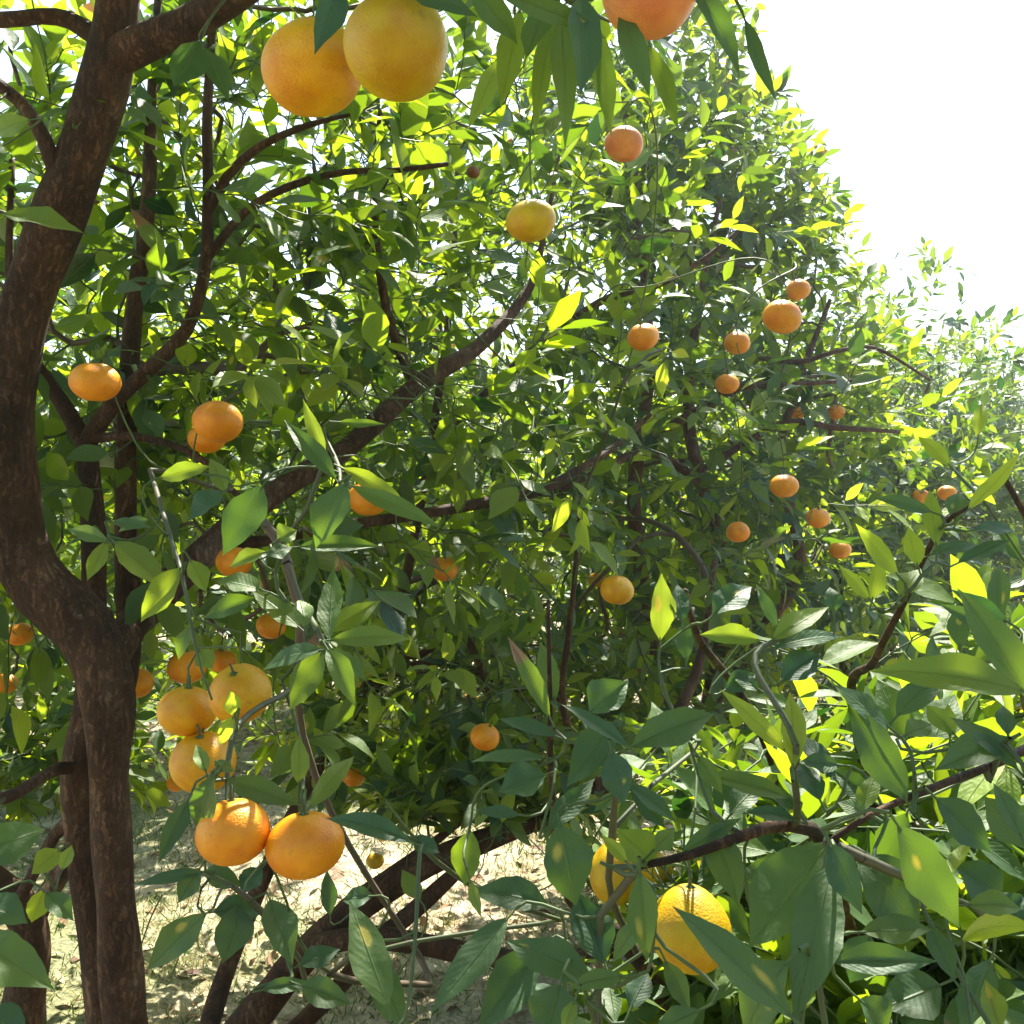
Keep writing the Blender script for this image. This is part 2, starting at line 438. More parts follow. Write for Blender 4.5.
def tube_mesh_arrays(pts, rad, sides=14, rough=0.05, seed=0.0):
    n = len(pts)
    tan = np.gradient(pts, axis=0); tan = norm(tan)
    u = np.cross(tan[0], [0.3, 0.9, 0.2]); u = u / np.linalg.norm(u)
    ang = np.linspace(0, 2 * np.pi, sides, endpoint=False)
    V = np.zeros((n, sides, 3))
    dist = np.concatenate([[0], np.cumsum(np.linalg.norm(np.diff(pts, axis=0), axis=1))])
    for k in range(n):
        u = u - tan[k] * np.dot(u, tan[k]); u /= np.linalg.norm(u)
        v = np.cross(tan[k], u)
        rr = rad[k] * (1 + rough * (np.sin(2 * ang + dist[k] * 9 + seed) + 0.7 * np.sin(3 * ang - dist[k] * 17 + 2 * seed)
                                    + 0.8 * math.sin(dist[k] * 31 + seed)))
        V[k] = pts[k] + np.cos(ang)[:, None] * rr[:, None] * u + np.sin(ang)[:, None] * rr[:, None] * v
    a = (np.arange(n - 1)[:, None] * sides + np.arange(sides)[None])
    b = (np.arange(n - 1)[:, None] * sides + (np.arange(sides)[None] + 1) % sides)
    q = np.stack([a, b, b + sides, a + sides], 2).reshape(-1, 4)
    # close the tip with one extra collapsed ring
    V = V.reshape(-1, 3)
    tipring = np.repeat((pts[-1] + tan[-1] * rad[-1] * 0.5)[None], sides, 0)
    a = (n - 1) * sides + np.arange(sides); b = (n - 1) * sides + (np.arange(sides) + 1) % sides
    q2 = np.stack([a, b, b + sides, a + sides], 1)
    V = np.vstack([V, tipring]); q = np.vstack([q, q2])
    return V, q

class Tree:
    def __init__(self, name, loc, label, group=None, bark=None, rng=None):
        self.root = empty(name, loc, label, "tree", group)
        self.bark = bark or M_BARK
        self.rng = rng or RNG
        cap = 60000
        self.pos = np.zeros((cap, 3)); self.tan = np.zeros((cap, 3)); self.fix = np.zeros(cap)
        self.par = np.full(cap, -1, int); self.gen = np.zeros(cap, int); self.n = 0
        self.leaves = []          # rows: base(3) dir(3) nrm(3) L W curl fold wave age rnd spot petiole_node
        self.hand = []
    def _add(self, p, t, par, fix=0.0, gen=0):
        k = self.n; self.pos[k] = p; self.tan[k] = t; self.par[k] = par; self.fix[k] = fix; self.gen[k] = gen
        self.n += 1
        return k
    def limb(self, name, pts, rad, parent_obj=None, sides=14, seedable=True, rough=0.05, label=None, mat=None):
        p, r = catmull(pts, rad)
        v, q = tube_mesh_arrays(p, r, sides, rough, seed=len(self.hand) * 1.7)
        o = quad_mesh(name, v, q, mat or self.bark, parent_obj or self.root)
        if label: o["label"] = label
        self.hand.append((p, r))
        if seedable:
            t = norm(np.gradient(p, axis=0))
            prev = -1
            for k in range(len(p)):
                prev = self._add(p[k], t[k], prev, fix=r[k])
        return o
    def nearest(self, q, want=None, gmax=999):
        P_ = self.pos[:self.n]
        d = P_ - q
        dist = np.sqrt((d * d).sum(1))
        # prefer wood from which the branch can run on forward
        dirn = -d / np.maximum(dist[:, None], 1e-6)
        align = (dirn * self.tan[:self.n]).sum(1)
        cost = dist * (1.25 - 0.35 * align) + 0.01 * (self.gen[:self.n] > 30)
        return int(np.argmin(cost)), dist
    def connect(self, q, wob=0.05, step=0.05, end_dir=None):
        k, dist = self.nearest(q)
        p0 = self.pos[k]; d = dist[k]
        if d < 0.004: return k
        n = max(1, int(round(d / step)))
        rng = self.rng
        ctrl1 = p0 + self.tan[k] * d * 0.3 + (q - p0) * 0.1
        ctrl2 = q - (end_dir if end_dir is not None else norm(q - p0)) * d * 0.3
        nz = rng.normal(0, wob * d, 3)
        prev = k; last = p0
        for j in range(1, n + 1):
            u = j / n
            pt = ((1 - u) ** 3) * p0 + 3 * (1 - u) ** 2 * u * ctrl1 + 3 * (1 - u) * u * u * ctrl2 + u ** 3 * q
            pt = pt + nz * math.sin(math.pi * u)
            tg = pt - last; tg = tg / max(np.linalg.norm(tg), 1e-6)
            prev = self._add(pt, tg, prev, gen=self.gen[k] + j)
            last = pt
        return prev
    def chain(self, pts, connect=True, step=0.03):
        """a traced twig: its first point is joined to the nearest wood"""
        pts = np.array(pts, float)
        prev = self.connect(pts[0], end_dir=norm(pts[1] - pts[0])) if (connect and self.n) else self._add(pts[0], norm(pts[1] - pts[0]), -1)
        p, _ = catmull(pts, np.zeros(len(pts)), step)
        for k in range(1, len(p)):
            prev = self._add(p[k], norm(p[k] - p[k - 1]), prev, gen=self.gen[prev] + 1)
        return prev
    def leaf(self, base, d, nrm, L, W, curl=0.15, fold=0.2, wave=0.04, age=0.0, rnd=0.5, spot=0.0):
        self.leaves.append(np.concatenate([base, d, nrm, [L, W, curl, fold, wave, age, rnd, spot]]))
    def sprig(self, tip, direction, nleaf=9, length=0.16, leaf_len=0.078, age_p=0.06, leaf_keep=None):
        rng = self.rng
        direction = norm(direction)
        base = tip - direction * length
        end = self.connect(base, end_dir=direction)
        sag = np.array([0, 0, -0.12 * length])
        prev = end
        n = 4
        pts = []
        for j in range(1, n + 1):
            u = j / n
            pt = base + direction * length * u + sag * u * u + rng.normal(0, 0.004, 3)
            pts.append(pt)
            prev = self._add(pt, direction, prev, gen=self.gen[end] + j)
        young = rng.random() < age_p
        a = np.cross(direction, [0.1, 0.2, 0.97]); a = norm(a); b = np.cross(direction, a)
        ph = rng.random() * 6.28
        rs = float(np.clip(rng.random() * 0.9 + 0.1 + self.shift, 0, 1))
        for j in range(nleaf):
            u = 0.08 + 0.92 * (j / max(1, nleaf - 1)) ** 0.9
            p = base + direction * length * u + sag * u * u
            th = ph + j * 2.4 + rng.normal(0, 0.25)
            out = np.cos(th) * a + np.sin(th) * b
            spread = 1.05 - 0.55 * u + rng.normal(0, 0.15)
            dl = direction * math.cos(spread) + out * math.sin(spread)
            dl = dl + np.array([0, 0, -0.22 + rng.normal(0, 0.15)])
            dl = norm(dl)
            nn = direction * 0.55 - out * 0.1 + np.array([0, 0, 0.75]) + rng.normal(0, 0.28, 3)
            L = leaf_len * rng.uniform(0.62, 1.2) * (0.85 if young else 1)
            age = (rng.uniform(0.5, 1.0) if young else max(0, rng.normal(0.10, 0.13)))
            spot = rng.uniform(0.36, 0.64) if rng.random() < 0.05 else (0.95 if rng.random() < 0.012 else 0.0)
            pet = rng.uniform(0.006, 0.014)
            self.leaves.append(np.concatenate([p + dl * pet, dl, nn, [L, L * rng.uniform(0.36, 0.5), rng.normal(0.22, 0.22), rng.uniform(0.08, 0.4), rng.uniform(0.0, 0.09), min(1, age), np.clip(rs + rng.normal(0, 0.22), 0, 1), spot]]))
            self.petioles.append((p, p + dl * (pet + 0.002)))
    petioles = None
    shift = 0.0
    def wood_arrays(self, sides=5, tip_r=0.0013, expo=0.44):
        n = self.n
        cnt = np.zeros(n)
        has = np.zeros(n, bool)
        par = self.par[:n]
        for k in range(n - 1, -1, -1):
            if not has[k]: cnt[k] += 1
            if par[k] >= 0:
                cnt[par[k]] += cnt[k]; has[par[k]] = True
        rad = tip_r * np.maximum(cnt, 1) ** expo
        e = np.array([k for k in range(n) if par[k] >= 0 and not (self.fix[k] > 0)], int)
        if len(e) == 0: return None
        pr = par[e]
        r1 = rad[e]; r0 = np.where(self.fix[pr] > 0, r1 * 1.15, np.minimum(rad[pr], r1 * 1.25))
        p0 = self.pos[pr]; p1 = self.pos[e]
        t1 = self.tan[e]
        t0 = np.where((self.fix[pr] > 0)[:, None], t1, norm(self.tan[pr] + t1))
        if self.petioles:
            pa = np.array([a for a, b in self.petioles]); pb = np.array([b for a, b in self.petioles])
            p0 = np.vstack([p0, pa]); p1 = np.vstack([p1, pb]); tt = norm(pb - pa)
            t0 = np.vstack([t0, tt]); t1 = np.vstack([t1, tt])
            r0 = np.concatenate([r0, np.full(len(pa), 0.0009)]); r1 = np.concatenate([r1, np.full(len(pa), 0.0008)])
        return seg_arrays(p0, p1, t0, t1, r0, r1, sides)
    def finish(self, lod=(5, 2), keep=None, sides=5, hand_leaves=None, foliage_label=None):
        w = self.wood_arrays(sides)
        if w is not None:
            quad_mesh("twigs", w[0], w[1], M_TWIG, self.root, {"leaf": w[2]})
        if self.leaves:
            A = np.array(self.leaves)
            if keep is not None:
                A = A[keep(A)]
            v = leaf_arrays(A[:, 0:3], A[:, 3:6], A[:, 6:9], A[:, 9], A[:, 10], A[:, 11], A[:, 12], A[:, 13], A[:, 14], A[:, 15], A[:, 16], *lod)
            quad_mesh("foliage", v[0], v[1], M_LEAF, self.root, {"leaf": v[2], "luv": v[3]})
            print(self.root.name, "leaves", len(A), "nodes", self.n)

def seg_arrays(p0, p1, t0, t1, r0, r1, sides):
    ref = np.array([0.31, 0.22, 0.92])
    def frame(t):
        t = norm(t)
        u = np.cross(t, ref); bad = np.linalg.norm(u, axis=1) < 0.05
        u[bad] = np.cross(t[bad], [1, 0, 0])
        u = norm(u)
        return u, np.cross(t, u)
    ang = np.linspace(0, 2 * np.pi, sides, endpoint=False)
    u0, v0 = frame(t0); u1, v1 = frame(t1)
    R0 = p0[:, None] + (np.cos(ang)[None, :, None] * u0[:, None] + np.sin(ang)[None, :, None] * v0[:, None]) * r0[:, None, None]
    R1 = p1[:, None] + (np.cos(ang)[None, :, None] * u1[:, None] + np.sin(ang)[None, :, None] * v1[:, None]) * r1[:, None, None]
    V = np.concatenate([R0, R1], 1).reshape(-1, 3)
    a = np.arange(sides); b = (a + 1) % sides
    q = np.stack([a, b, b + sides, a + sides], 1)
    Q = (q[None] + (np.arange(len(p0)) * 2 * sides)[:, None, None]).reshape(-1, 4)
    c = np.zeros((len(p0), 2 * sides, 4)); c[:, :sides, 0] = (r0 / 0.008)[:, None]; c[:, sides:, 0] = (r1 / 0.008)[:, None]; c[:, :, 3] = 1
    return V, Q, c.reshape(-1, 4)

# ------------------------------------------------------------------ fruit list: px, py, apparent radius, colour kind, true radius, label
#   colours: 'o' orange, 'y' yellow-orange, 'p' orange with pale pink lens flare painted in, 'g' greenish yellow, 'b' brown
FR = [
 (313, 68, 50, 'y', .036, "large mandarin at the top of the picture, left one of the touching pair"),
 (397, 46, 53, 'g', .035, "large yellowish mandarin at the top, right one of the touching pair"),
 (649, -9, 48, 'p', .033, "orange mandarin with pinkish flare painted in, cut off by the top edge, alone above the hanging leaves"),
 (624, 144, 19, 'p', .032, "orange mandarin below the one cut by the top edge, partly behind narrow leaves"),
 (531, 221, 25, 'g', .034, "round yellow mandarin above the end of the slanting brown limb"),
 (643, 337, 16, 'o', .031, "mandarin right of the slanting limb's upper end, beneath a dark leaf"),
 (782, 317, 19, 'o', .034, "larger mandarin of the two high in the hazy crown at the right"),
 (798, 290, 12, 'o', .031, "small half hidden mandarin just above another in the hazy crown"),
 (737, 343, 13, 'o', .032, "mandarin half hidden by pale leaves left of the hazy crown's larger fruit"),
 (727, 384, 12, 'o', .032, "mandarin beside reddish branches in the middle of the right crown"),
 (566, 302, 9, 'o', .030, "tiny mandarin glimpse just right of the slanting limb's upper end"),
 (95, 382, 24, 'o', .033, "mandarin hanging just right of the thick left trunk, high up"),
 (218, 422, 25, 'o', .034, "upper of two overlapping mandarins between the thin upright branches"),
 (207, 438, 19, 'o', .031, "lower of two overlapping mandarins between the thin upright branches"),
 (368, 499, 20, 'o', .032, "mandarin below the slanting limb, behind long narrow leaves"),
 (234, 562, 18, 'o', .031, "mandarin partly covered beneath a broad dark leaf, under the slanting limb"),
 (271, 626, 15, 'o', .031, "mandarin left of the star shaped spray of leaves"),
 (444, 569, 14, 'o', .033, "single small mandarin in the centre left, against dark twigs"),
 (784, 486, 14, 'o', .033, "uppermost mandarin of the triangle of small fruit in the right shade"),
 (738, 532, 12, 'o', .033, "left mandarin of the triangle of small fruit in the right shade"),
 (818, 518, 12, 'o', .033, "middle mandarin of the small fruit in the right shade"),
 (840, 550, 11, 'o', .032, "lowest mandarin of the small fruit in the right shade"),
 (836, 412, 9, 'o', .032, "faint mandarin deep in the hazy right crown"),
 (797, 412, 8, 'o', .031, "tiny mandarin peeking from leaves left of the faint one"),
 (947, 493, 9, 'o', .033, "far mandarin behind the bright young shoots at the right edge"),
 (921, 497, 9, 'o', .033, "far mandarin half covered by leaves beside the right young shoots"),
 (20, 634, 14, 'o', .032, "orange mandarin at the left edge, left of the trunk"),
 (4, 684, 13, 'o', .032, "mandarin cut off by the left edge, lower of two there"),
 (136, 683, 17, 'o', .032, "mandarin touching the right side of the dark trunk"),
 (187, 667, 19, 'o', .032, "mandarin behind the green stem, upper left of the big cluster"),
 (222, 661, 14, 'o', .030, "small mandarin behind the cluster, at its upper right"),
 (240, 693, 31, 'y', .034, "big round yellow orange mandarin at the right of the cluster"),
 (187, 711, 29, 'y', .033, "big mandarin at the left of the cluster"),
 (203, 762, 33, 'y', .037, "lowest big mandarin of the cluster, above the hanging pair"),
 (178, 782, 11, 'o', .030, "small mandarin glimpse under the cluster"),
 (233, 832, 37, 'o', .033, "left mandarin of the bright hanging pair in front"),
 (305, 845, 38, 'o', .034, "right mandarin of the bright hanging pair in front"),
 (353, 776, 12, 'o', .032, "small mandarin above right of the hanging pair"),
 (315, 765, 8, 'o', .031, "tiny mandarin just above the hanging pair"),
 (367, 688, 10, 'y', .032, "small yellowish mandarin right of the star shaped spray"),
 (485, 737, 15, 'o', .032, "mandarin in the lower middle behind dark twigs"),
 (471, 698, 7, 'y', .030, "tiny yellow mandarin above the lower middle one"),
 (617, 590, 17, 'y', .032, "yellow orange mandarin crossed by thin dark twigs"),
 (597, 580, 9, 'y', .030, "small mandarin glimpse left of the one crossed by twigs"),
 (383, 834, 8, 'g', .028, "small unripe yellow mandarin above the spread limbs"),
 (375, 861, 9, 'g', .028, "small greenish mandarin hanging over the spread limbs"),
 (616, 873, 27, 'g', .030, "yellow egg shaped mandarin among the dark lower leaves"),
 (652, 868, 20, 'g', .030, "shaded greenish mandarin behind the two in the lower bush"),
 (690, 930, 42, 'g', .035, "large yellow mandarin in the lower bush, behind a long leaf"),
 (903, 985, 27, 'o', .033, "dark shaded orange mandarin at the bottom right"),
 (937, 976, 17, 'y', .031, "yellow mandarin wedge between dark leaves at the bottom right"),
 (473, 172, 7, 'b', .014, "small shrivelled brown fruit hanging from the thin upper branch"),
]
COL = {'o': (0.90, 0.33, 0.007), 'y': (0.82, 0.40, 0.003), 'p': (0.88, 0.32, 0.12), 'g': (0.66, 0.42, 0.004), 'b': (0.25, 0.09, 0.04)}
FRUITS = []
for (px, py, r, c, R, lab) in FR:
    Z = FPX * R / r
    FRUITS.append(dict(p=P(px, py, Z), Z=Z, px=px, py=py, r=r, c=c, R=R, lab=lab))

# traced wood used to keep leaves from hiding what the photo shows bare
GUARD = []     # (px, py, halfwidth px, Z, prob)

def guard_poly(pts, Z, hw, prob):
    for (x0, y0), (x1, y1) in zip(pts[:-1], pts[1:]):
        n = max(1, int(math.hypot(x1 - x0, y1 - y0) / 12))
        for k in range(n):
            u = k / n
            GUARD.append((x0 + (x1 - x0) * u, y0 + (y1 - y0) * u, hw, Z, prob))

guard_poly([(125, 1024), (110, 700), (60, 600), (12, 520), (8, 420), (20, 320), (60, 200), (100, 110), (115, 20)], 1.5, 38, 0.93)
guard_poly([(90, 1024), (75, 800)], 1.6, 18, 0.9)
guard_poly([(210, 550), (350, 445), (430, 380), (500, 325), (530, 290)], 2.35, 26, 0.97)
guard_poly([(90, 640), (90, 440), (150, 370), (200, 290), (208, 200), (208, 80)], 1.7, 13, 0.7)
guard_poly([(125, 640), (125, 430)], 1.8, 12, 0.7)
guard_poly([(120, 50), (180, 30), (240, 0)], 1.4, 20, 0.8)
guard_poly([(215, 1060), (300, 950), (420, 870), (530, 820), (600, 790)], 2.2, 18, 0.75)
guard_poly([(300, 935), (400, 937), (520, 955)], 2.2, 14, 0.75)
guard_poly([(640, 560), (635, 480), (645, 380)], 3.3, 14, 0.6)
guard_poly([(700, 560), (690, 430)], 3.3, 14, 0.6)
guard_poly([(330, 530), (420, 515), (540, 490), (610, 450)], 2.1, 12, 0.7)
G = np.array(GUARD)

def in_gap(px, py):
    """the clear view under the crowns to the sunlit ground"""
    return ((px > 40) & (px < 330) & (py > 815)) | ((px >= 330) & (px < 560) & (py > 815 + 0.10 * (px - 330)))

def keep_leaves(A, rng=np.random.default_rng(5), gap=0.93, near=1.0):
    c = A[:, 0:3] + A[:, 3:6] * (A[:, 9] * 0.5)[:, None]
    px, py, z = proj(c)
    keep = np.ones(len(A), bool)
    front = z > 0.05
    ins = front & (px > -60) & (px < 1084) & (py > -60) & (py < 1084)
    keep &= ~(ins & (z < near))
    keep &= ~((z > -0.3) & (z < 0.5) & (np.hypot(c[:, 0], c[:, 1]) < 0.45) & (c[:, 2] < 2.1))
    rr = rng.random(len(A))
    keep &= ~(ins & in_gap(px, py) & (z < 6) & (rr < gap))
    half = 0.5 * A[:, 9] * FPX / np.maximum(z, 0.2)
    for f in FRUITS:
        d = np.hypot(px - f['px'], py - f['py'])
        hide = ins & (z < f['Z'] + 0.02) & (d < f['r'] + half * 0.35)
        keep &= ~(hide & (rng.random(len(A)) < (0.94 if f['r'] > 13.5 else 0.75)))
        keep &= ~(np.linalg.norm(c - f['p'], axis=1) < f['R'] + 0.008)
    r2 = rng.random(len(A))
    for gxx, gyy, hw, gz, pr in GUARD:
        keep &= ~(ins & (z < gz) & (np.abs(px - gxx) < hw + half * 0.3) & (np.abs(py - gyy) < hw + half * 0.3) & (r2 < pr))
    # petioles stay (bare twig scars); only blades go
    return keep

def crown_points(n, ells, rng, shell=0.35):
    """random points in a union of ellipsoids, a little denser towards the outside"""
    out, dirs = [], []
    vols = np.array([e[1][0] * e[1][1] * e[1][2] for e in ells]); vols = vols / vols.sum()
    ks = rng.choice(len(ells), n, p=vols)
    d = norm(rng.normal(size=(n, 3)))
    rr = rng.random(n) ** shell
    C = np.array([ells[k][0] for k in ks]); R = np.array([ells[k][1] for k in ks])
    # uneven outline: lobes
    lob = 1 + 0.16 * np.sin(d[:, 0] * 5 + ks) * np.cos(d[:, 2] * 6 + 2 * ks) + 0.12 * np.sin(d[:, 1] * 9 + d[:, 2] * 4)
    p = C + d * R * (rr * lob)[:, None]
    return p, norm(d * 0.9 + np.array([0, 0, 0.35]))

def populate(tree, n, ells, rng, nleaf=(7, 11), leaf_len=0.088, length=0.18, shell=0.35, accept=None, age_p=0.06, zmin=0.35, cz=None):
    p, d = crown_points(n, ells, rng, shell)
    ok = p[:, 2] > zmin
    if accept is not None: ok &= accept(p)
    p, d = p[ok], d[ok]
    base = tree.pos[:tree.n].copy()
    dist = np.array([np.min(np.linalg.norm(base - q, axis=1)) for q in p])
    if tree.petioles is None: tree.petioles = []
    for k in np.argsort(dist):
        dd = norm(d[k] + rng.normal(0, 0.5, 3))
        tree.sprig(p[k], dd, int(rng.integers(*nleaf)), length * rng.uniform(0.7, 1.25), leaf_len, age_p)

def thin(fn, prob, rng):
    def f(p):
        px, py, z = proj(p)
        hit = fn(px, py, z) & (z > 0.05)
        return ~(hit & (rng.random(len(p)) < prob))
    return f

# ------------------------------------------------------------------ hand-traced leaves
def hand_leaf(tree, bx, by, tx, ty, w, Z, dz=None, age=None, rnd=None, spot=0.0, roll=None, curl=None, fold=None, wave=0.10, twig=True, flip=False):
    rng = tree.rng
    b = P(bx, by, Z)
    if roll is None: roll = abs(rng.normal(0.0, 0.35))
    # blades hold their upper face towards the light: a rising blade leans away, a hanging one towards the eye
    k = rng.uniform(0.15, 0.75)
    if dz is None:
        dz = k * (by - ty) * Z / FPX + rng.uniform(-0.008, 0.008)
        dz = float(np.clip(dz, -0.07, 0.07))
    tpt = P(tx, ty, Z + dz)
    d = tpt - b; L = np.linalg.norm(d); d = d / L
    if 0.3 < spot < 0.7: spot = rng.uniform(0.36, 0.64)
    w = w * (0.80 if w > 24 else 0.9)
    rnd = None if rnd is None else min(1.0, 0.1 + 0.8 * rnd + rng.uniform(0, 0.2))
    view = norm(np.array([0, 0, EYE]) - (b + tpt) / 2)
    want = norm(view + np.array([rng.normal(0, 0.18), 0, 0.25 + roll * 1.1]))
    if flip: want = -want
    n1 = norm(want - d * np.dot(want, d))
    W = w * Z / FPX / max(0.62, abs(float(np.dot(n1, norm(view - d * np.dot(view, d))))))
    if age is None: age = max(0, rng.normal(0.04, 0.06))
    if rnd is None: rnd = rng.uniform(0.0, 0.7)
    if curl is None: curl = rng.normal(0.32, 0.25)
    if fold is None: fold = rng.uniform(0.1, 0.42)
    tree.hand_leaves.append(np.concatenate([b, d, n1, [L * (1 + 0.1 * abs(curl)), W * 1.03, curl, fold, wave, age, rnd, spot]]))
    if twig:
        a = b - d * 0.009
        k = tree.connect(a, wob=0.04, step=0.012, end_dir=d)
        tree.petioles.append((tree.pos[k].copy(), b + d * 0.003))

def finish_hand(tree, label=None):
    A = np.array(tree.hand_leaves)
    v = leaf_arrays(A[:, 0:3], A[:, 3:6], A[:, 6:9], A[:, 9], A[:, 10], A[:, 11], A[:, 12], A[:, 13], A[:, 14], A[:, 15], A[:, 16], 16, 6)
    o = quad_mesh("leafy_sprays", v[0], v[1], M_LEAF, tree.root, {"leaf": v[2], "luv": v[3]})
    if label: o["label"] = label
    return o

def fruit_twigs(tree, sel):
    """bring a twig to the stalk of every fruit this tree carries"""
    for f in sel:
        f['tree'] = tree
        top = f['p'] + np.array([f.get('lean', 0.0), 0.0, f['R'] * 0.80])
        f['top'] = top
        q = top + np.array([0, 0.004, 0.022])
        tree.connect(q, wob=0.06, step=0.025, end_dir=np.array([0, 0, -1.0]))
        tree.petioles.append((q, top))

def PP(lst):
    return [P(*a) for a in lst]

# ================================================================== TREE 1: the near left tree
rng1 = np.random.default_rng(101)
T1 = Tree("mandarin_tree", (-0.6, 1.55, 0.0), "nearest mandarin tree with thick dark trunk curving up the left side of the picture", "mandarin trees", M_BARK, rng1)
T1.petioles = []; T1.hand_leaves = []
T1.limb("trunk", PP([(160, 1485, 1.55), (150, 1250, 1.54), (130, 1060, 1.52), (115, 900, 1.5), (110, 780, 1.5), (108, 700, 1.5), (85, 630, 1.5), (45, 590, 1.5), (18, 540, 1.49), (8, 450, 1.48), (18, 340, 1.46), (52, 230, 1.44), (88, 140, 1.42), (110, 60, 1.4), (118, -20, 1.38), (116, -110, 1.36)]),
        [.052, .038, .033, .031, .031, .038, .045, .043, .043, .040, .037, .036, .035, .034, .032, .026], sides=24, rough=0.06)
T1.limb("trunk", PP([(150, 1470, 1.62), (130, 1250, 1.62), (108, 1060, 1.6), (92, 920, 1.59), (80, 820, 1.58), (78, 770, 1.57), (90, 700, 1.58), (93, 620, 1.62), (93, 520, 1.68), (86, 440, 1.7)]),
        [.045, .034, .028, .026, .026, .026, .024, .022, .021, .018], sides=18, rough=0.04, label="second, thinner trunk close behind the main one")
T1.limb("limb", PP([(112, 730, 1.58), (128, 650, 1.72), (127, 560, 1.78), (126, 450, 1.8), (132, 330, 1.82), (148, 200, 1.85), (152, 90, 1.88), (160, -30, 1.9)]),
        [.022, .022, .021, .020, .017, .014, .010, .007])
T1.limb("limb", PP([(86, 445, 1.7), (60, 400, 1.7), (40, 372, 1.68), (25, 340, 1.68), (10, 270, 1.7), (12, 160, 1.7)]), [.016, .013, .012, .010, .008, .005])
T1.limb("limb", PP([(86, 445, 1.7), (112, 405, 1.68), (150, 368, 1.66), (186, 330, 1.66), (205, 270, 1.66), (208, 200, 1.66), (207, 120, 1.66), (212, 30, 1.66), (215, -60, 1.66)]),
        [.016, .014, .013, .012, .011, .010, .008, .007, .005])
T1.limb("limb", PP([(108, 660, 1.55), (150, 605, 1.7), (205, 552, 1.8), (280, 490, 1.9), (350, 445, 2.0), (420, 383, 2.1), (480, 345, 2.2), (528, 290, 2.3), (545, 230, 2.35), (560, 150, 2.4)]),
        [.030, .030, .028, .024, .022, .020, .017, .012, .006, .004], label="long slanting limb running up to the right", mat=M_BARK_RED)
T1.limb("limb", PP([(415, 385, 2.1), (392, 330, 2.1), (378, 260, 2.1), (374, 190, 2.1), (380, 110, 2.1)]), [.013, .011, .009, .007, .005])
T1.limb("limb", PP([(207, 215, 1.66), (228, 175, 1.64), (262, 145, 1.62), (312, 124, 1.6), (350, 115, 1.6)]), [.008, .0075, .007, .005, .003], sides=10)
T1.limb("limb", PP([(204, 262, 1.66), (245, 212, 1.64), (290, 186, 1.62), (345, 172, 1.62), (400, 170, 1.62), (448, 164, 1.62)]), [.008, .007, .007, .006, .005, .004], sides=10)
T1.limb("limb", PP([(225, 548, 1.85), (330, 528, 1.95), (420, 514, 2.05), (500, 500, 2.15), (545, 488, 2.2), (610, 450, 2.35), (650, 415, 2.5)]), [.013, .012, .012, .012, .011, .009, .006])
T1.limb("limb", PP([(88, 440, 1.7), (120, 436, 1.66), (155, 440, 1.62), (195, 455, 1.58), (222, 480, 1.5), (262, 520, 1.35)]), [.010, .008, .007, .006, .005, .004], sides=10)
T1.limb("limb", PP([(112, 60, 1.4), (150, 40, 1.36), (185, 25, 1.32), (230, -2, 1.26), (290, -40, 1.15), (380, -110, 0.95), (480, -190, 0.8), (600, -240, 0.75), (720, -200, 0.78)]),
        [.026, .024, .023, .021, .019, .015, .012, .009, .006], label="upper limb reaching forward over the viewer")
T1.limb("limb", PP([(100, 40, 1.4), (70, 20, 1.4), (40, 16, 1.4), (0, 20, 1.42), (-60, 10, 1.45)]), [.014, .012, .011, .011, .009], sides=12)
T1.limb("limb", PP([(62, 190, 1.43), (45, 140, 1.4), (25, 108, 1.4), (8, 92, 1.4), (-30, 60, 1.4)]), [.015, .012, .010, .009, .007], sides=12)
T1.limb("limb", PP([(80, 770, 1.57), (62, 768, 1.5), (40, 778, 1.4), (5, 798, 1.3), (-60, 805, 1.25)]), [.011, .010, .009, .008, .006], sides=12)
T1.limb("limb", PP([(78, 815, 1.58), (55, 835, 1.6), (30, 880, 1.6), (5, 915, 1.6), (-40, 935, 1.6)]), [.012, .010, .010, .010, .009], sides=12)
T1.limb("limb", PP([(118, -80, 1.37), (160, -200, 1.3), (210, -320, 1.15), (300, -520, 0.9)]), [.026, .020, .014, .008], sides=12)
T1.limb("limb", PP([(480, -190, 0.8), (560, -420, 0.7), (700, -800, 0.5), (900, -1500, 0.35)]), [.012, .010, .008, .005], sides=10)
T1.limb("limb", [P(210, -320, 1.15), np.array((0.1, 1.1, 2.65)), np.array((0.5, 1.25, 2.75)), np.array((1.0, 1.4, 2.9))], [.015, .013, .010, .005], sides=12)
T1.limb("limb", PP([(116, -105, 1.36), (60, -260, 1.4), (-60, -400, 1.5)]), [.026, .016, .009], sides=12)

# traced green stems near the camera
T1.chain(PP([(150, 470, 1.35), (165, 520, 1.15), (182, 575, 1.05), (190, 620, .98), (200, 665, .97), (212, 700, .97)]))
T1.chain(PP([(262, 520, 1.3), (280, 545, 1.15), (300, 600, 1.0), (318, 630, .9), (326, 650, .88)]))
T1.chain(PP([(326, 440, 1.1), (338, 465, 1.0), (340, 482, .93)]))
T1.chain(PP([(300, 660, 1.1), (290, 690, 1.0), (262, 705, .95), (238, 725, .9), (228, 760, .88), (226, 800, .86)]))
T1.chain(PP([(282, 680, 1.1), (300, 740, 1.0), (303, 790, .88), (302, 815, .86)]))
T1.chain(PP([(430, 985, 1.3), (350, 980, 1.1), (305, 950, .95), (286, 900, .88), (272, 865, .87)]))
T1.chain(PP([(305, 1000, 1.0), (300, 960, .95), (250, 900, .9), (220, 880, .9), (205, 872, .9)]))
T1.chain(PP([(5, 798, 1.3), (-30, 830, 1.1), (-50, 880, .9), (-45, 935, .8), (-35, 1000, .78)]))
T1.chain(PP([(8, 92, 1.4), (-30, 130, 1.2), (-25, 190, 1.12)]))
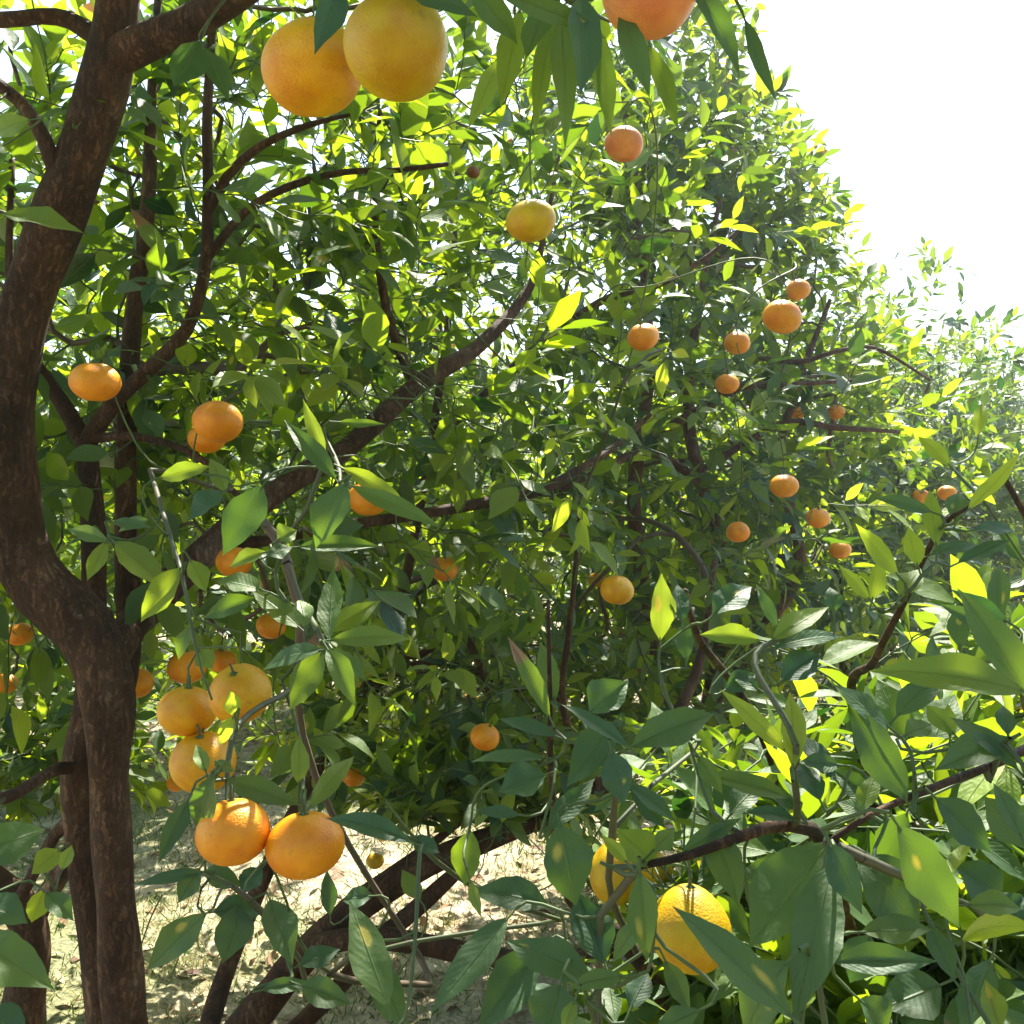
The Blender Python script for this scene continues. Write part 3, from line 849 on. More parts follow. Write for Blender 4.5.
T1.chain(PP([(138, 955, 1.5), (150, 920, 1.4), (162, 895, 1.3)]))
T1.chain(PP([(560, 920, 1.0), (500, 900, .92), (455, 875, .85), (420, 845, .8), (385, 800, .78)]))
T1.chain(PP([(600, -240, .75), (575, -120, .68), (560, -30, .64), (556, 0, .64)]))
T1.chain(PP([(480, -190, .8), (420, -120, .7), (385, -50, .63), (355, -15, .62)]))
T1.chain(PP([(720, -200, .78), (700, -100, .7), (690, -20, .66)]))
H = lambda *a, **k: hand_leaf(T1, *a, **k)
# star spray
H(329, 640, 333, 565, 30, .88, age=.12, rnd=.5); H(330, 640, 413, 630, 26, .86, age=.1, rnd=.6); H(330, 632, 381, 596, 24, .92, age=.2, rnd=.8)
H(322, 650, 251, 656, 22, .84, rnd=.2, roll=.5); H(330, 648, 371, 676, 15, .85, rnd=.3); H(327, 648, 357, 698, 24, .83, rnd=.4, age=.1)
H(322, 652, 290, 712, 36, .92, rnd=.5, age=.12); H(306, 628, 299, 588, 22, .9, age=.4, spot=.5); H(300, 628, 250, 583, 28, .93, rnd=.6, age=.15)
H(262, 590, 214, 575, 22, .95, rnd=.5, age=.15); H(255, 598, 199, 616, 22, .96, rnd=.3)
# upper whorl
H(336, 480, 283, 416, 22, .93, rnd=.1, roll=.5); H(326, 462, 301, 396, 16, .96, age=.5, rnd=.8); H(346, 484, 309, 544, 42, .9, rnd=.25, age=.03)
H(352, 486, 443, 526, 20, .9, rnd=.4); H(342, 468, 412, 500, 20, .95, age=.45, rnd=.8); H(298, 547, 382, 541, 18, .95, rnd=.2, roll=.5)
H(338, 422, 386, 425, 10, 1.0, rnd=.4); H(262, 487, 222, 554, 46, .92, rnd=.1, age=.05); H(266, 552, 224, 562, 16, .96, age=.35, rnd=.7)
H(278, 540, 296, 528, 22, .98, age=.5); H(268, 556, 292, 545, 16, .93, rnd=.0, roll=.7)
H(160, 478, 209, 464, 20, 1.05, rnd=.6, age=.25); H(223, 492, 186, 520, 28, 1.05, rnd=.0, roll=.7); H(108, 541, 62, 524, 18, 1.15, age=.3); H(106, 542, 86, 581, 18, 1.15, age=.3, rnd=.7)
H(115, 542, 168, 584, 34, 1.1, age=.15, rnd=.7); H(181, 568, 135, 622, 32, 1.05, age=.3, rnd=.8); H(112, 522, 152, 527, 12, 1.15, rnd=.1)
H(191, 626, 172, 660, 16, 1.0, age=.1, rnd=.3, roll=.6); H(190, 560, 208, 592, 22, 1.0, age=.2); H(198, 650, 214, 668, 22, .98, age=.3)
H(226, 492, 210, 458, 20, 1.2, age=.3); H(150, 520, 108, 524, 14, 1.2, age=.2)
# cluster and hanging pair
H(235, 716, 230, 690, 18, .88, age=.95, rnd=.9); H(234, 716, 215, 748, 15, .88, age=.7, rnd=.9); H(206, 772, 196, 742, 16, .86, age=.5)
H(225, 779, 302, 806, 30, .9, rnd=.5, age=.08); H(299, 784, 300, 734, 20, .9, age=.3, rnd=.6); H(309, 808, 357, 746, 26, .9, age=.25, rnd=.6)
H(214, 776, 186, 842, 34, .84, rnd=.2); H(188, 800, 158, 864, 22, .9, rnd=.1); H(220, 772, 228, 760, 26, .85, rnd=.2, age=.1)
H(411, 842, 324, 803, 28, .78, rnd=.0, roll=.55, fold=.35); H(412, 838, 440, 852, 20, .8, rnd=.1)
H(205, 872, 129, 882, 14, .9, rnd=.2); H(200, 868, 177, 904, 24, .9, rnd=.15); H(204, 872, 240, 880, 26, .95, rnd=.1)
H(206, 914, 139, 972, 40, .86, rnd=.3, spot=.5); H(214, 912, 268, 905, 34, .9, rnd=.0); H(240, 905, 226, 962, 44, .9, rnd=.1); H(270, 900, 292, 958, 40, .9, rnd=.2, age=.1)
H(262, 868, 240, 895, 28, .95, rnd=.1); H(300, 965, 340, 948, 26, .9, rnd=.0); H(300, 985, 352, 1004, 34, .85, rnd=.2); H(262, 990, 310, 980, 16, .85, rnd=.2)
H(388, 1008, 350, 896, 48, .68, rnd=.3, spot=.5, age=.1, fold=.12); H(372, 960, 408, 1035, 38, .72, rnd=.3, age=.05); H(372, 896, 340, 898, 26, .98, rnd=.1)
H(330, 915, 328, 868, 18, 1.3, rnd=.1); H(420, 900, 400, 870, 20, 1.2)
# left edge
H(-30, 860, 46, 822, 52, .85, rnd=.2); H(-25, 905, 28, 915, 40, .85, rnd=.1, roll=.6); H(-40, 935, 54, 985, 58, .75, rnd=.25); H(46, 893, 74, 920, 26, .9, rnd=.2)
H(-20, 1010, 30, 1040, 40, .8, rnd=.1); H(44, 890, 30, 925, 26, 1.1, age=.6, rnd=.9); H(60, 850, 30, 872, 24, 1.1, age=.5, rnd=.9); H(62, 870, 72, 845, 16, 1.2, age=.8)
H(2, 214, 83, 228, 24, 1.1, age=.15, rnd=.7); H(-15, 175, -5, 118, 34, .95, rnd=.4); H(30, 120, -20, 130, 26, 1.1, age=.3)
# top
H(342, -18, 316, 50, 36, .56, rnd=.0); H(403, -14, 478, 12, 26, .60, rnd=.1); H(200, 42, 170, 95, 40, 1.15, rnd=.1); H(205, 48, 230, 92, 26, 1.2, age=.1)
H(495, -8, 612, 26, 26, .58, rnd=.4, age=.05, spot=.5); H(556, 5, 532, 105, 26, .66, age=.2, rnd=.5); H(560, 8, 574, 122, 30, .64, age=.15, rnd=.4); H(582, -4, 588, 86, 38, .60, rnd=.0)
H(548, 0, 526, 62, 32, .62, age=.1, rnd=.4); H(520, 10, 500, 108, 32, .68, age=.25, rnd=.6); H(600, 30, 612, 138, 24, .7, age=.1, rnd=.4); H(620, 10, 652, 88, 30, .66, rnd=.2)
H(690, -14, 752, 50, 20, .66, rnd=.0); H(745, 20, 770, 90, 16, .7, age=.1); H(470, -10, 520, 30, 34, .64, rnd=.3); H(650, 45, 678, 120, 20, .75, age=.1, rnd=.5)
H(500, 60, 470, 120, 22, .8, age=.2, rnd=.7)

sel1 = [f for f in FRUITS if (f['px'] < 420 and f['r'] > 12.5) or f['py'] < 60 or (f['px'] < 480 and f['py'] < 230)]
sel1 = [f for f in sel1 if not (f['px'] in (383, 375))]
fruit_twigs(T1, sel1)
acc1 = thin(lambda px, py, z: ((px > -40) & (px < 1064) & (py > -40) & (py < 1064) & (z < 1.15)) , 1.0, rng1)
acc1b = thin(lambda px, py, z: (px > 600) & (py < 700) & (py > -140) & (z > 0.2), 1.0, rng1)
acc1c = thin(lambda px, py, z: in_gap(px, py), 0.95, rng1)
populate(T1, 600, [((-0.95, 1.95, 2.05), (1.0, 0.95, 1.05)), ((-0.35, 2.1, 1.9), (0.75, 0.7, 0.8))], rng1,
         accept=lambda p: acc1(p) & acc1b(p) & acc1c(p), zmin=0.75)
populate(T1, 750, [((-0.35, 0.75, 2.6), (1.15, 1.0, 0.38)), ((0.55, 1.1, 2.85), (1.1, 0.95, 0.42))], rng1, accept=lambda p: acc1(p) & acc1b(p), zmin=2.1)
finish_hand(T1, "large near leaves in sprays of narrow pointed blades")
T1.finish(lod=(6, 2), keep=lambda A: keep_leaves(A, near=1.1))

# ================================================================== TREE 2: behind, low spreading limbs
rng2 = np.random.default_rng(202)
T2 = Tree("mandarin_tree", (-0.82, 2.25, 0.0), "mandarin tree with low dark limbs spreading sideways above the sunlit ground", "mandarin trees", M_BARK, rng2)
T2.petioles = []; T2.hand_leaves = []
T2.limb("trunk", PP([(165, 1160, 2.25), (190, 1100, 2.24), (225, 1052, 2.2), (275, 990, 2.2), (340, 922, 2.2), (420, 868, 2.25), (530, 822, 2.3), (600, 788, 2.4), (660, 740, 2.5), (700, 660, 2.6), (715, 560, 2.7)]),
        [.060, .052, .046, .040, .034, .030, .026, .022, .018, .013, .008], sides=18)
T2.limb("limb", PP([(255, 1015, 2.2), (300, 955, 2.15), (360, 938, 2.12), (420, 944, 2.1), (480, 955, 2.1), (540, 962, 2.1), (620, 950, 2.1)]), [.030, .027, .025, .025, .023, .020, .014], sides=16)
T2.limb("limb", PP([(290, 1035, 2.3), (340, 985, 2.25), (380, 940, 2.22), (420, 905, 2.22), (470, 860, 2.25)]), [.024, .022, .021, .020, .014], sides=14)
T2.limb("limb", PP([(318, 935, 2.2), (345, 905, 2.25), (385, 876, 2.3), (430, 845, 2.35), (465, 818, 2.4), (520, 780, 2.45)]), [.016, .014, .012, .011, .009, .006], sides=12)
T2.limb("limb", PP([(190, 1100, 2.24), (230, 960, 2.5), (300, 800, 2.7), (360, 700, 2.8), (400, 600, 2.85), (430, 450, 2.9), (450, 300, 2.9), (460, 120, 2.9)]), [.03, .024, .02, .018, .016, .013, .010, .006], sides=12)
T2.limb("limb", PP([(360, 700, 2.8), (400, 672, 2.75), (440, 662, 2.7), (480, 674, 2.7), (520, 690, 2.7), (560, 700, 2.7)]), [.015, .014, .013, .013, .010, .007], sides=12)
T2.limb("limb", PP([(380, 650, 2.82), (420, 655, 2.75), (455, 628, 2.7), (478, 660, 2.65), (490, 700, 2.6)]), [.011, .011, .012, .011, .006], sides=12)
T2.limb("limb", PP([(600, 788, 2.4), (572, 740, 2.3), (562, 690, 2.2), (568, 640, 2.15), (575, 575, 2.1), (580, 500, 2.1)]), [.012, .009, .008, .007, .006, .004], sides=10)
T2.limb("limb", PP([(430, 450, 2.9), (520, 360, 2.9), (600, 302, 2.8), (650, 288, 2.75), (700, 262, 2.7), (745, 225, 2.7)]), [.012, .011, .011, .010, .008, .005], sides=12)
T2.chain(PP([(480, 955, 2.1), (520, 905, 1.8), (560, 880, 1.5)]))
sel2 = [f for f in FRUITS if 'tree' not in f and f['px'] < 640 and f['Z'] < 3.9 and f['py'] < 870]
fruit_twigs(T2, sel2)
gap2 = thin(lambda px, py, z: in_gap(px, py), 0.95, rng2)
sky2 = thin(lambda px, py, z: (px > 700 + (py) * 0.55) & (py < 300), 1.0, rng2)
near2 = thin(lambda px, py, z: z < 1.75, 0.8, rng2)
populate(T2, 560, [((0.05, 2.75, 1.85), (1.05, 0.85, 1.25)), ((-0.5, 2.9, 2.2), (1.2, 0.8, 1.2)), ((-0.2, 3.3, 1.05), (1.4, 0.8, 0.45))], rng2, accept=lambda p: gap2(p) & sky2(p) & near2(p), zmin=0.5)
populate(T2, 280, [((-0.1, 3.3, 0.88), (1.4, 0.5, 0.40)), ((0.0, 2.7, 1.0), (0.7, 0.4, 0.3))], rng2, accept=lambda p: gap2(p), zmin=0.4)
populate(T2, 90, [((-0.12, 2.3, 0.86), (0.42, 0.3, 0.13))], rng2, accept=lambda p: gap2(p), zmin=0.4)
T2.finish(lod=(4, 2), keep=lambda A: keep_leaves(A, near=1.3))

# ================================================================== TREE 3: middle, reddish wood
rng3 = np.random.default_rng(303)
T3 = Tree("mandarin_tree", (0.75, 3.8, 0.0), "mandarin tree in the middle with several reddish upright stems", "mandarin trees", M_BARK_RED, rng3)
T3.shift = -0.08; T3.petioles = []; T3.hand_leaves = []  # leaves shifted darker and bluer: canopy shade put into their colour
T3.limb("trunk", PP([(700, 885, 3.8), (702, 800, 3.75), (712, 700, 3.7), (728, 620, 3.6), (722, 540, 3.5), (698, 470, 3.4), (688, 400, 3.4), (700, 300, 3.4), (720, 200, 3.4)]), [.060, .045, .040, .036, .030, .026, .02, .014, .008], sides=16)
T3.limb("limb", PP([(702, 800, 3.75), (665, 700, 3.6), (645, 600, 3.45), (634, 500, 3.3), (646, 400, 3.3), (652, 360, 3.3), (640, 240, 3.3), (630, 120, 3.3)]), [.035, .03, .026, .024, .02, .017, .011, .006], sides=14)
T3.limb("limb", PP([(646, 440, 3.3), (690, 415, 3.2), (740, 388, 3.1), (800, 384, 3.0), (860, 380, 3.0)]), [.018, .016, .013, .009, .005], sides=12)
T3.limb("limb", PP([(698, 480, 3.4), (650, 452, 3.2), (600, 470, 3.0), (560, 490, 2.9)]), [.016, .014, .012, .008], sides=12)
T3.limb("limb", PP([(712, 700, 3.7), (770, 620, 3.6), (800, 560, 3.6), (780, 460, 3.6), (800, 380, 3.6), (830, 300, 3.7)]), [.03, .026, .022, .018, .013, .008], sides=14)
T3.limb("limb", PP([(760, 358, 3.3), (800, 362, 3.2), (835, 352, 3.15), (875, 348, 3.1), (930, 380, 3.1)]), [.009, .009, .008, .006, .004], sides=10)
T3.limb("limb", PP([(702, 470, 3.4), (780, 425, 3.3), (840, 428, 3.2), (900, 432, 3.2)]), [.014, .012, .01, .006], sides=10)
sel3 = [f for f in FRUITS if 'tree' not in f and f['Z'] > 1.5 and f['px'] < 870 and f['py'] < 800]
fruit_twigs(T3, sel3)
gap3 = thin(lambda px, py, z: in_gap(px, py), 0.9, rng3)
sky3 = thin(lambda px, py, z: (px > 740 + (py) * 0.55) & (py < 330), 1.0, rng3)
shade = thin(lambda px, py, z: (px > 560) & (px < 1000) & (py > 560) & (z < 3.2), 0.75, rng3)
populate(T3, 1150, [((0.45, 3.8, 1.95), (1.15, 1.0, 1.5)), ((1.15, 4.0, 1.65), (0.8, 0.85, 1.05))], rng3, accept=lambda p: gap3(p) & sky3(p) & shade(p), zmin=0.4)
populate(T3, 330, [((0.62, 3.6, 3.05), (0.62, 0.6, 0.65)), ((1.0, 3.9, 2.75), (0.5, 0.5, 0.5))], rng3, accept=lambda p: sky3(p), zmin=0.4)
T3.finish(lod=(4, 2), keep=lambda A: keep_leaves(A, near=1.5))

# ================================================================== further trees: generic, then copies
def generic_tree(loc, label, seed, n, R, H, lod=(3, 2), nleaf=(8, 12), leaf_len=0.095, gap=None, keep=True):
    rng = np.random.default_rng(seed)
    T = Tree("mandarin_tree", loc, label, "mandarin trees", M_BARK_RED if seed % 2 else M_BARK, rng)
    T.shift = -0.22 if seed == 404 else 0.12  # right-row leaves start darker and bluer, shade painted into the leaf colour
    T.petioles = []; T.hand_leaves = []
    L = np.array(loc)
    T.limb("trunk", [L + (0, 0, -0.05), L + (0.02, 0.01, 0.25), L + (0.03, -0.02, 0.5)], [.085, .065, .055], sides=14)
    for k in range(5):
        a = k * 1.256 + rng.uniform(-.3, .3)
        dx, dy = math.cos(a), math.sin(a)
        T.limb("limb", [L + (0.02 * dx, 0.02 * dy, 0.42), L + (0.22 * R * dx, 0.22 * R * dy, 0.42 + 0.2 * H), L + (0.42 * R * dx, 0.42 * R * dy, 0.42 + 0.42 * H), L + (0.55 * R * dx + .1, 0.55 * R * dy, 0.42 + 0.68 * H)],
               [.036, .028, .019, .008], sides=10)
    acc = thin(lambda px, py, z: in_gap(px, py) & (z < 6), 0.9, rng)
    populate(T, n, [(tuple(L + (0, 0, 0.55 + 0.42 * H)), (R, R, 0.5 * H)), (tuple(L + (rng.uniform(-.3, .3), rng.uniform(-.3, .3), 0.45 + 0.3 * H)), (R * 1.08, R * 1.08, 0.36 * H))],
             rng, nleaf=nleaf, leaf_len=leaf_len, shell=0.42, accept=acc, zmin=0.25)
    T.finish(lod=lod, sides=4, keep=(lambda A: keep_leaves(A)) if keep else None)
    return T

def copy_tree(o, parent=None):
    c = o.copy(); scene.collection.objects.link(c); c.parent = parent
    for ch in list(o.children):
        copy_tree(ch, c)
    return c

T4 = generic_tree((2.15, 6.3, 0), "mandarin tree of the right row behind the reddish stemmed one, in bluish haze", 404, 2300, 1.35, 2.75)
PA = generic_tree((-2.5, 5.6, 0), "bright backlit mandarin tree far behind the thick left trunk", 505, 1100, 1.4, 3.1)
far_spots = [
 (4.1, 9.2, 1.0, 1.08, T4, "mandarin tree of the right row just left of the bare sky's lower edge"),
 (6.2, 12.2, 2.2, 0.9, PA, "mandarin tree of the right row near the right edge, farther off"),
 (8.3, 15.2, 3.9, 1.05, T4, "mandarin tree at the far end of the right row by the picture edge"),
 (-0.7, 8.0, 0.8, 1.05, PA, "second row mandarin tree showing through gaps in the middle"),
 (1.5, 10.8, 5.0, 1.0, T4, "second row mandarin tree behind the reddish stems"),
 (3.6, 13.8, 2.9, 1.05, PA, "second row mandarin tree hidden mostly by the right row"),
 (-4.8, 7.6, 1.9, 1.1, PA, "mandarin tree glimpsed at the left edge behind the trunk"),
 (-1.25, 6.5, 3.3, 0.95, PA, "lower second row mandarin tree standing behind the sunlit ground, left of middle"),
 (-3.0, 10.4, 4.4, 1.1, T4, "third row mandarin tree behind the backlit left one"),
 (-0.9, 13.5, 0.3, 1.15, PA, "third row mandarin tree in the far middle"),
 (-3.0, -2.6, 1.2, 1.1, PA, "unseen mandarin tree added behind the viewer on the left to shade the foreground"),  # this and the next three: unseen, added to cut sky fill on the foreground
 (0.4, -3.4, 2.6, 1.15, T4, "unseen mandarin tree added straight behind the viewer to shade the foreground"),
 (3.6, -1.6, 0.4, 1.1, PA, "unseen mandarin tree added behind the viewer on the right to shade the foreground"),
 (4.3, 1.6, 5.4, 1.0, T4, "unseen mandarin tree added beside the viewer to the right to shade the foreground"),
 (-6.6, 11.5, 2.0, 1.15, T4, "farthest mandarin tree on the left, behind the others"),
]
for (x, y, rz, sc, src, lab) in far_spots:
    c = copy_tree(src.root)
    c.location = (x, y, 0); c.rotation_euler = (0, 0, rz); c.scale = (sc, sc, sc)
    c["label"] = lab

# tree at the far left whose stem shows at the bottom corner
T0 = Tree("mandarin_tree", (-1.42, 2.75, 0), "mandarin tree whose short dark stem stands at the bottom left corner", "mandarin trees", M_BARK, np.random.default_rng(606))
T0.petioles = []; T0.hand_leaves = []
T0.limb("trunk", [(-1.42, 2.75, -0.03), (-1.38, 2.72, 0.15), (-1.36, 2.7, 0.35), (-1.5, 2.68, 0.5), (-1.75, 2.6, 0.75), (-1.95, 2.6, 1.15), (-2.0, 2.6, 1.7)], [.075, .056, .052, .048, .04, .03, .014], sides=16)
T0.limb("limb", [(-1.36, 2.7, 0.33), (-1.3, 2.9, 0.6), (-1.5, 3.1, 1.1), (-1.6, 3.2, 1.9)], [.034, .028, .022, .01], sides=12)
gap0 = thin(lambda px, py, z: in_gap(px, py) | ((px < 60) & (py > 900)), 0.95, T0.rng)
populate(T0, 420, [((-1.9, 3.0, 1.6), (0.95, 0.9, 1.1))], T0.rng, accept=gap0, zmin=0.5)
populate(T0, 90, [((-1.35, 2.6, 0.85), (0.5, 0.35, 0.2))], T0.rng, zmin=0.4)
T0.finish(lod=(4, 2), keep=lambda A: keep_leaves(A))

# ================================================================== near right bushy tree
rngR = np.random.default_rng(707)
TR = Tree("young_mandarin_tree", (0.85, 1.35, 0.0), "low bushy mandarin tree with large glossy leaves filling the lower right corner", "mandarin trees", M_BARK, rngR)
TR.root["category"] = "tree"
TR.petioles = []; TR.hand_leaves = []
TR.limb("trunk", [(0.85, 1.35, -0.03), (0.83, 1.33, 0.2), (0.78, 1.28, 0.42)], [.05, .04, .034], sides=14)
TR.limb("limb", [np.array((0.78, 1.28, 0.40)), np.array((0.6, 1.15, 0.7)), P(860, 960, .95), P(830, 850, .8), P(790, 825, .74), P(745, 835, .70), P(690, 855, .68), P(640, 866, .68)], [.024, .02, .013, .0065, .005, .0042, .0035, .0028], sides=10)
TR.limb("limb", [np.array((0.78, 1.28, 0.40)), np.array((0.85, 1.1, 0.8)), P(1120, 800, .9), P(1060, 745, .75), P(985, 768, .66), P(915, 795, .62), P(870, 815, .60), P(832, 840, .60)], [.022, .018, .010, .0045, .0028, .0024, .002, .0018], sides=10)
TR.limb("limb", [np.array((0.78, 1.28, 0.40)), np.array((0.6, 1.35, 0.8)), P(855, 720, 1.2), P(875, 660, 1.0), P(905, 600, .9), P(938, 530, .85), P(968, 508, .84)], [.022, .016, .006, .004, .003, .0025, .0018], sides=10)
TR.limb("limb", [np.array((0.80, 1.3, 0.40)), np.array((1.05, 1.3, 0.9)), P(1080, 600, 1.3), P(1040, 540, 1.2), P(1000, 470, 1.15)], [.022, .018, .010, .005, .003], sides=10)
TR.limb("limb", [np.array((0.78, 1.28, 0.40)), np.array((0.35, 1.2, 0.65)), P(640, 960, 1.0), P(570, 900, .95), P(553, 800, .88), P(550, 700, .84), P(548, 600, .84)], [.022, .018, .009, .005, .003, .002, .0015], sides=10)
TR.limb("limb", [np.array((0.78, 1.28, 0.40)), np.array((0.5, 1.4, 0.85)), P(760, 730, 1.3), P(700, 640, 1.15), P(685, 590, 1.1)], [.022, .016, .006, .004, .003], sides=10)
TR.limb("limb", [np.array((0.8, 1.3, 0.42)), np.array((0.9, 1.6, 0.9)), np.array((0.95, 1.8, 1.3))], [.022, .015, .006], sides=10)
TR.chain(PP([(828, 842, .62), (862, 858, .62), (900, 875, .64), (930, 890, .66), (970, 905, .7)]))
TR.chain(PP([(797, 820, .72), (797, 800, .68), (793, 770, .66)]))
TR.chain(PP([(640, 866, .68), (615, 868, .66), (600, 862, .66)]))
TR.chain(PP([(640, 960, 1.0), (612, 900, .9), (610, 860, .85), (615, 800, .82), (612, 752, .78)]))
TR.chain(PP([(830, 1060, .6), (800, 1030, .55), (793, 1015, .52)]))
TR.chain(PP([(700, 740, .95), (690, 745, .9), (697, 775, .85)]))
TR.chain(PP([(1060, 745, .75), (1030, 720, .6), (1022, 692, .55)]))
TR.chain(PP([(990, 780, .66), (1000, 750, .66), (1010, 738, .64)]))
TR.chain(PP([(600, 1040, .72), (588, 1000, .68), (578, 975, .66), (571, 960, .65)]))
TR.chain(PP([(588, 1000, .68), (582, 975, .665), (584, 955, .66)]), step=0.01)
H = lambda *a, **k: hand_leaf(TR, *a, **k)
H(829, 843, 748, 950, 88, .62, rnd=.45, spot=0, fold=.1, age=.04); H(832, 864, 796, 1016, 58, .58, rnd=.05, roll=.2, fold=.1); H(829, 843, 862, 912, 38, .56, rnd=.0, roll=.4)
H(858, 856, 932, 924, 62, .66, rnd=.0); H(898, 826, 966, 932, 56, .55, rnd=.05, spot=.5, roll=.35, fold=.12, curl=.15); H(936, 798, 997, 854, 42, .60, rnd=.0, roll=.3)
H(832, 962, 938, 961, 36, .55, rnd=.35, roll=.2); H(862, 932, 934, 928, 34, .62, rnd=.5, age=.06); H(930, 925, 955, 985, 28, .64, rnd=.1)
H(968, 905, 1030, 902, 30, .66, rnd=.5, age=.15); H(792, 1018, 680, 899, 46, .5, rnd=.2, spot=.5, roll=.4, fold=.3, curl=.3); H(788, 962, 724, 1034, 58, .53, rnd=.1, roll=.35, spot=.5)
H(1026, 692, 879, 650, 42, .5, rnd=.6, age=.15, curl=.5, fold=.3, roll=.4); H(1030, 700, 963, 580, 44, .52, rnd=.3, curl=.4, roll=.3); H(890, 728, 834, 683, 26, .62, rnd=.3)
H(906, 800, 848, 698, 48, .60, rnd=.2, roll=.15); H(897, 716, 941, 668, 34, .66, rnd=.2); H(793, 768, 796, 684, 30, .65, age=.95, rnd=.9, fold=.15, roll=.05); H(787, 752, 722, 685, 20, .66, age=.85, rnd=.9)
H(772, 640, 831, 600, 28, .72, age=.3, rnd=.8); H(774, 648, 850, 621, 18, .72, rnd=.0, roll=.5); H(782, 680, 822, 650, 38, .72, rnd=.0, roll=.4); H(834, 612, 832, 584, 20, .75, rnd=.0, roll=.8)
H(870, 600, 838, 563, 14, .85, age=.6, rnd=.8); H(872, 600, 882, 556, 18, .85, age=.55, rnd=.8); H(898, 575, 853, 524, 20, .82, age=.5, rnd=.8); H(918, 566, 906, 526, 20, .82, age=.5, rnd=.8)
H(900, 597, 922, 562, 24, .82, age=.4, rnd=.7); H(936, 545, 930, 482, 22, .84, age=.6, rnd=.8); H(968, 510, 1024, 458, 17, .80, age=.95, rnd=.9); H(950, 466, 918, 430, 16, .9, age=.8, rnd=.9)
H(955, 520, 958, 484, 22, .85, rnd=.1, spot=.5); H(932, 512, 878, 492, 16, .84, age=.1); H(978, 437, 982, 398, 15, 1.0, age=.8); H(975, 530, 1022, 522, 15, .84, rnd=.0, roll=.6); H(958, 563, 1012, 538, 16, .84, rnd=.1)
H(930, 555, 985, 533, 14, .86, rnd=.1); H(1010, 638, 938, 602, 22, .6, rnd=.1); H(1008, 622, 954, 588, 18, .62, rnd=.0); H(1000, 620, 998, 555, 26, .72, rnd=.3, age=.1, spot=.5)
H(960, 648, 958, 600, 26, .74, rnd=.4, spot=.5); H(1018, 770, 956, 700, 26, .64, rnd=.3); H(1010, 738, 934, 770, 40, .66, rnd=.2, roll=.3); H(1008, 735, 1003, 700, 20, .66)
H(1022, 838, 995, 778, 26, .6, rnd=.1); H(1030, 850, 985, 790, 46, .64, rnd=.2); H(860, 812, 878, 768, 22, .62, age=.2, rnd=.5); H(868, 815, 838, 800, 20, .6, age=.15, rnd=.3)
H(872, 800, 830, 770, 30, .68, rnd=.1); H(840, 765, 800, 760, 20, .68, rnd=.0); H(836, 780, 795, 725, 26, .68, rnd=.0); H(820, 800, 800, 755, 30, .68, rnd=.1)
H(955, 735, 925, 700, 26, .72, age=.3, rnd=.7); H(950, 738, 950, 700, 14, .72, age=.8, rnd=.9); H(905, 735, 935, 720, 26, .74, rnd=.4, age=.1)
H(632, 747, 720, 704, 44, .72, rnd=.0, roll=.4); H(628, 747, 562, 696, 17, .70, rnd=.0, roll=.7, curl=.3); H(615, 722, 566, 786, 44, .76, rnd=.0, roll=.2); H(590, 712, 628, 678, 44, .8, rnd=.05)
H(612, 752, 624, 806, 38, .7, rnd=.0, roll=.5, spot=.5); H(628, 786, 684, 816, 18, .7, rnd=.0, roll=.6); H(630, 788, 668, 828, 26, .72, rnd=.1)
H(560, 824, 576, 908, 60, .72, rnd=.2, spot=.5, wave=.1, fold=.08); H(657, 864, 612, 828, 42, .68, rnd=.6, age=.15); H(652, 852, 676, 826, 22, .68, age=.3, rnd=.6); H(628, 864, 600, 832, 14, .64, age=.9, rnd=.9)
H(640, 872, 646, 964, 36, .62, rnd=.4, spot=.5); H(646, 915, 604, 963, 22, .62, rnd=.3, age=.05); H(604, 962, 576, 890, 52, .70, rnd=.0); H(625, 976, 567, 982, 20, .62, rnd=.2)
H(592, 978, 504, 934, 46, .64, rnd=.3, spot=.5, roll=.1); H(508, 918, 430, 1012, 40, .72, rnd=.3, age=.05); H(540, 950, 476, 1030, 56, .8, rnd=.15); H(712, 824, 742, 908, 42, .70, rnd=.3)
H(683, 852, 742, 815, 20, .69, rnd=.2); H(730, 815, 762, 776, 30, .74, rnd=.0, roll=.4); H(795, 820, 746, 803, 17, .70, rnd=.0, roll=.6); H(790, 798, 703, 765, 22, .72, rnd=.4, age=.1, curl=.4, roll=.5)
H(698, 756, 723, 792, 20, .72, rnd=.5, age=.1, roll=.6); H(550, 718, 510, 632, 20, .82, rnd=.6, age=.1, spot=.95); H(555, 700, 540, 638, 28, .84, rnd=.5, age=.15, spot=.5)
H(556, 736, 497, 712, 17, .82, rnd=.0, roll=.4); H(545, 758, 466, 748, 15, .82, rnd=.0, roll=.5); H(545, 775, 498, 792, 44, .80, rnd=.0, roll=.5); H(548, 830, 596, 774, 30, .78, rnd=.0, roll=.4)
H(660, 640, 663, 572, 30, .95, age=.45, rnd=.7, spot=.5); H(682, 622, 678, 580, 21, .95, rnd=.0, roll=.5); H(686, 660, 684, 618, 20, .95, rnd=.0, roll=.3); H(714, 614, 752, 577, 36, .9, rnd=.1, roll=.5, spot=.5)
H(778, 628, 755, 582, 14, .82, rnd=.1); H(760, 640, 700, 628, 22, .85, age=.35, rnd=.8); H(725, 690, 760, 670, 24, .85, rnd=.1); H(760, 690, 728, 672, 16, .85, rnd=.0, roll=.6)
H(470, 830, 462, 890, 36, .85, rnd=.4, age=.05); H(548, 905, 470, 880, 40, .8, rnd=.1, roll=.3); H(470, 880, 480, 918, 12, .8, age=.7); H(520, 815, 472, 808, 14, .85, rnd=.0)
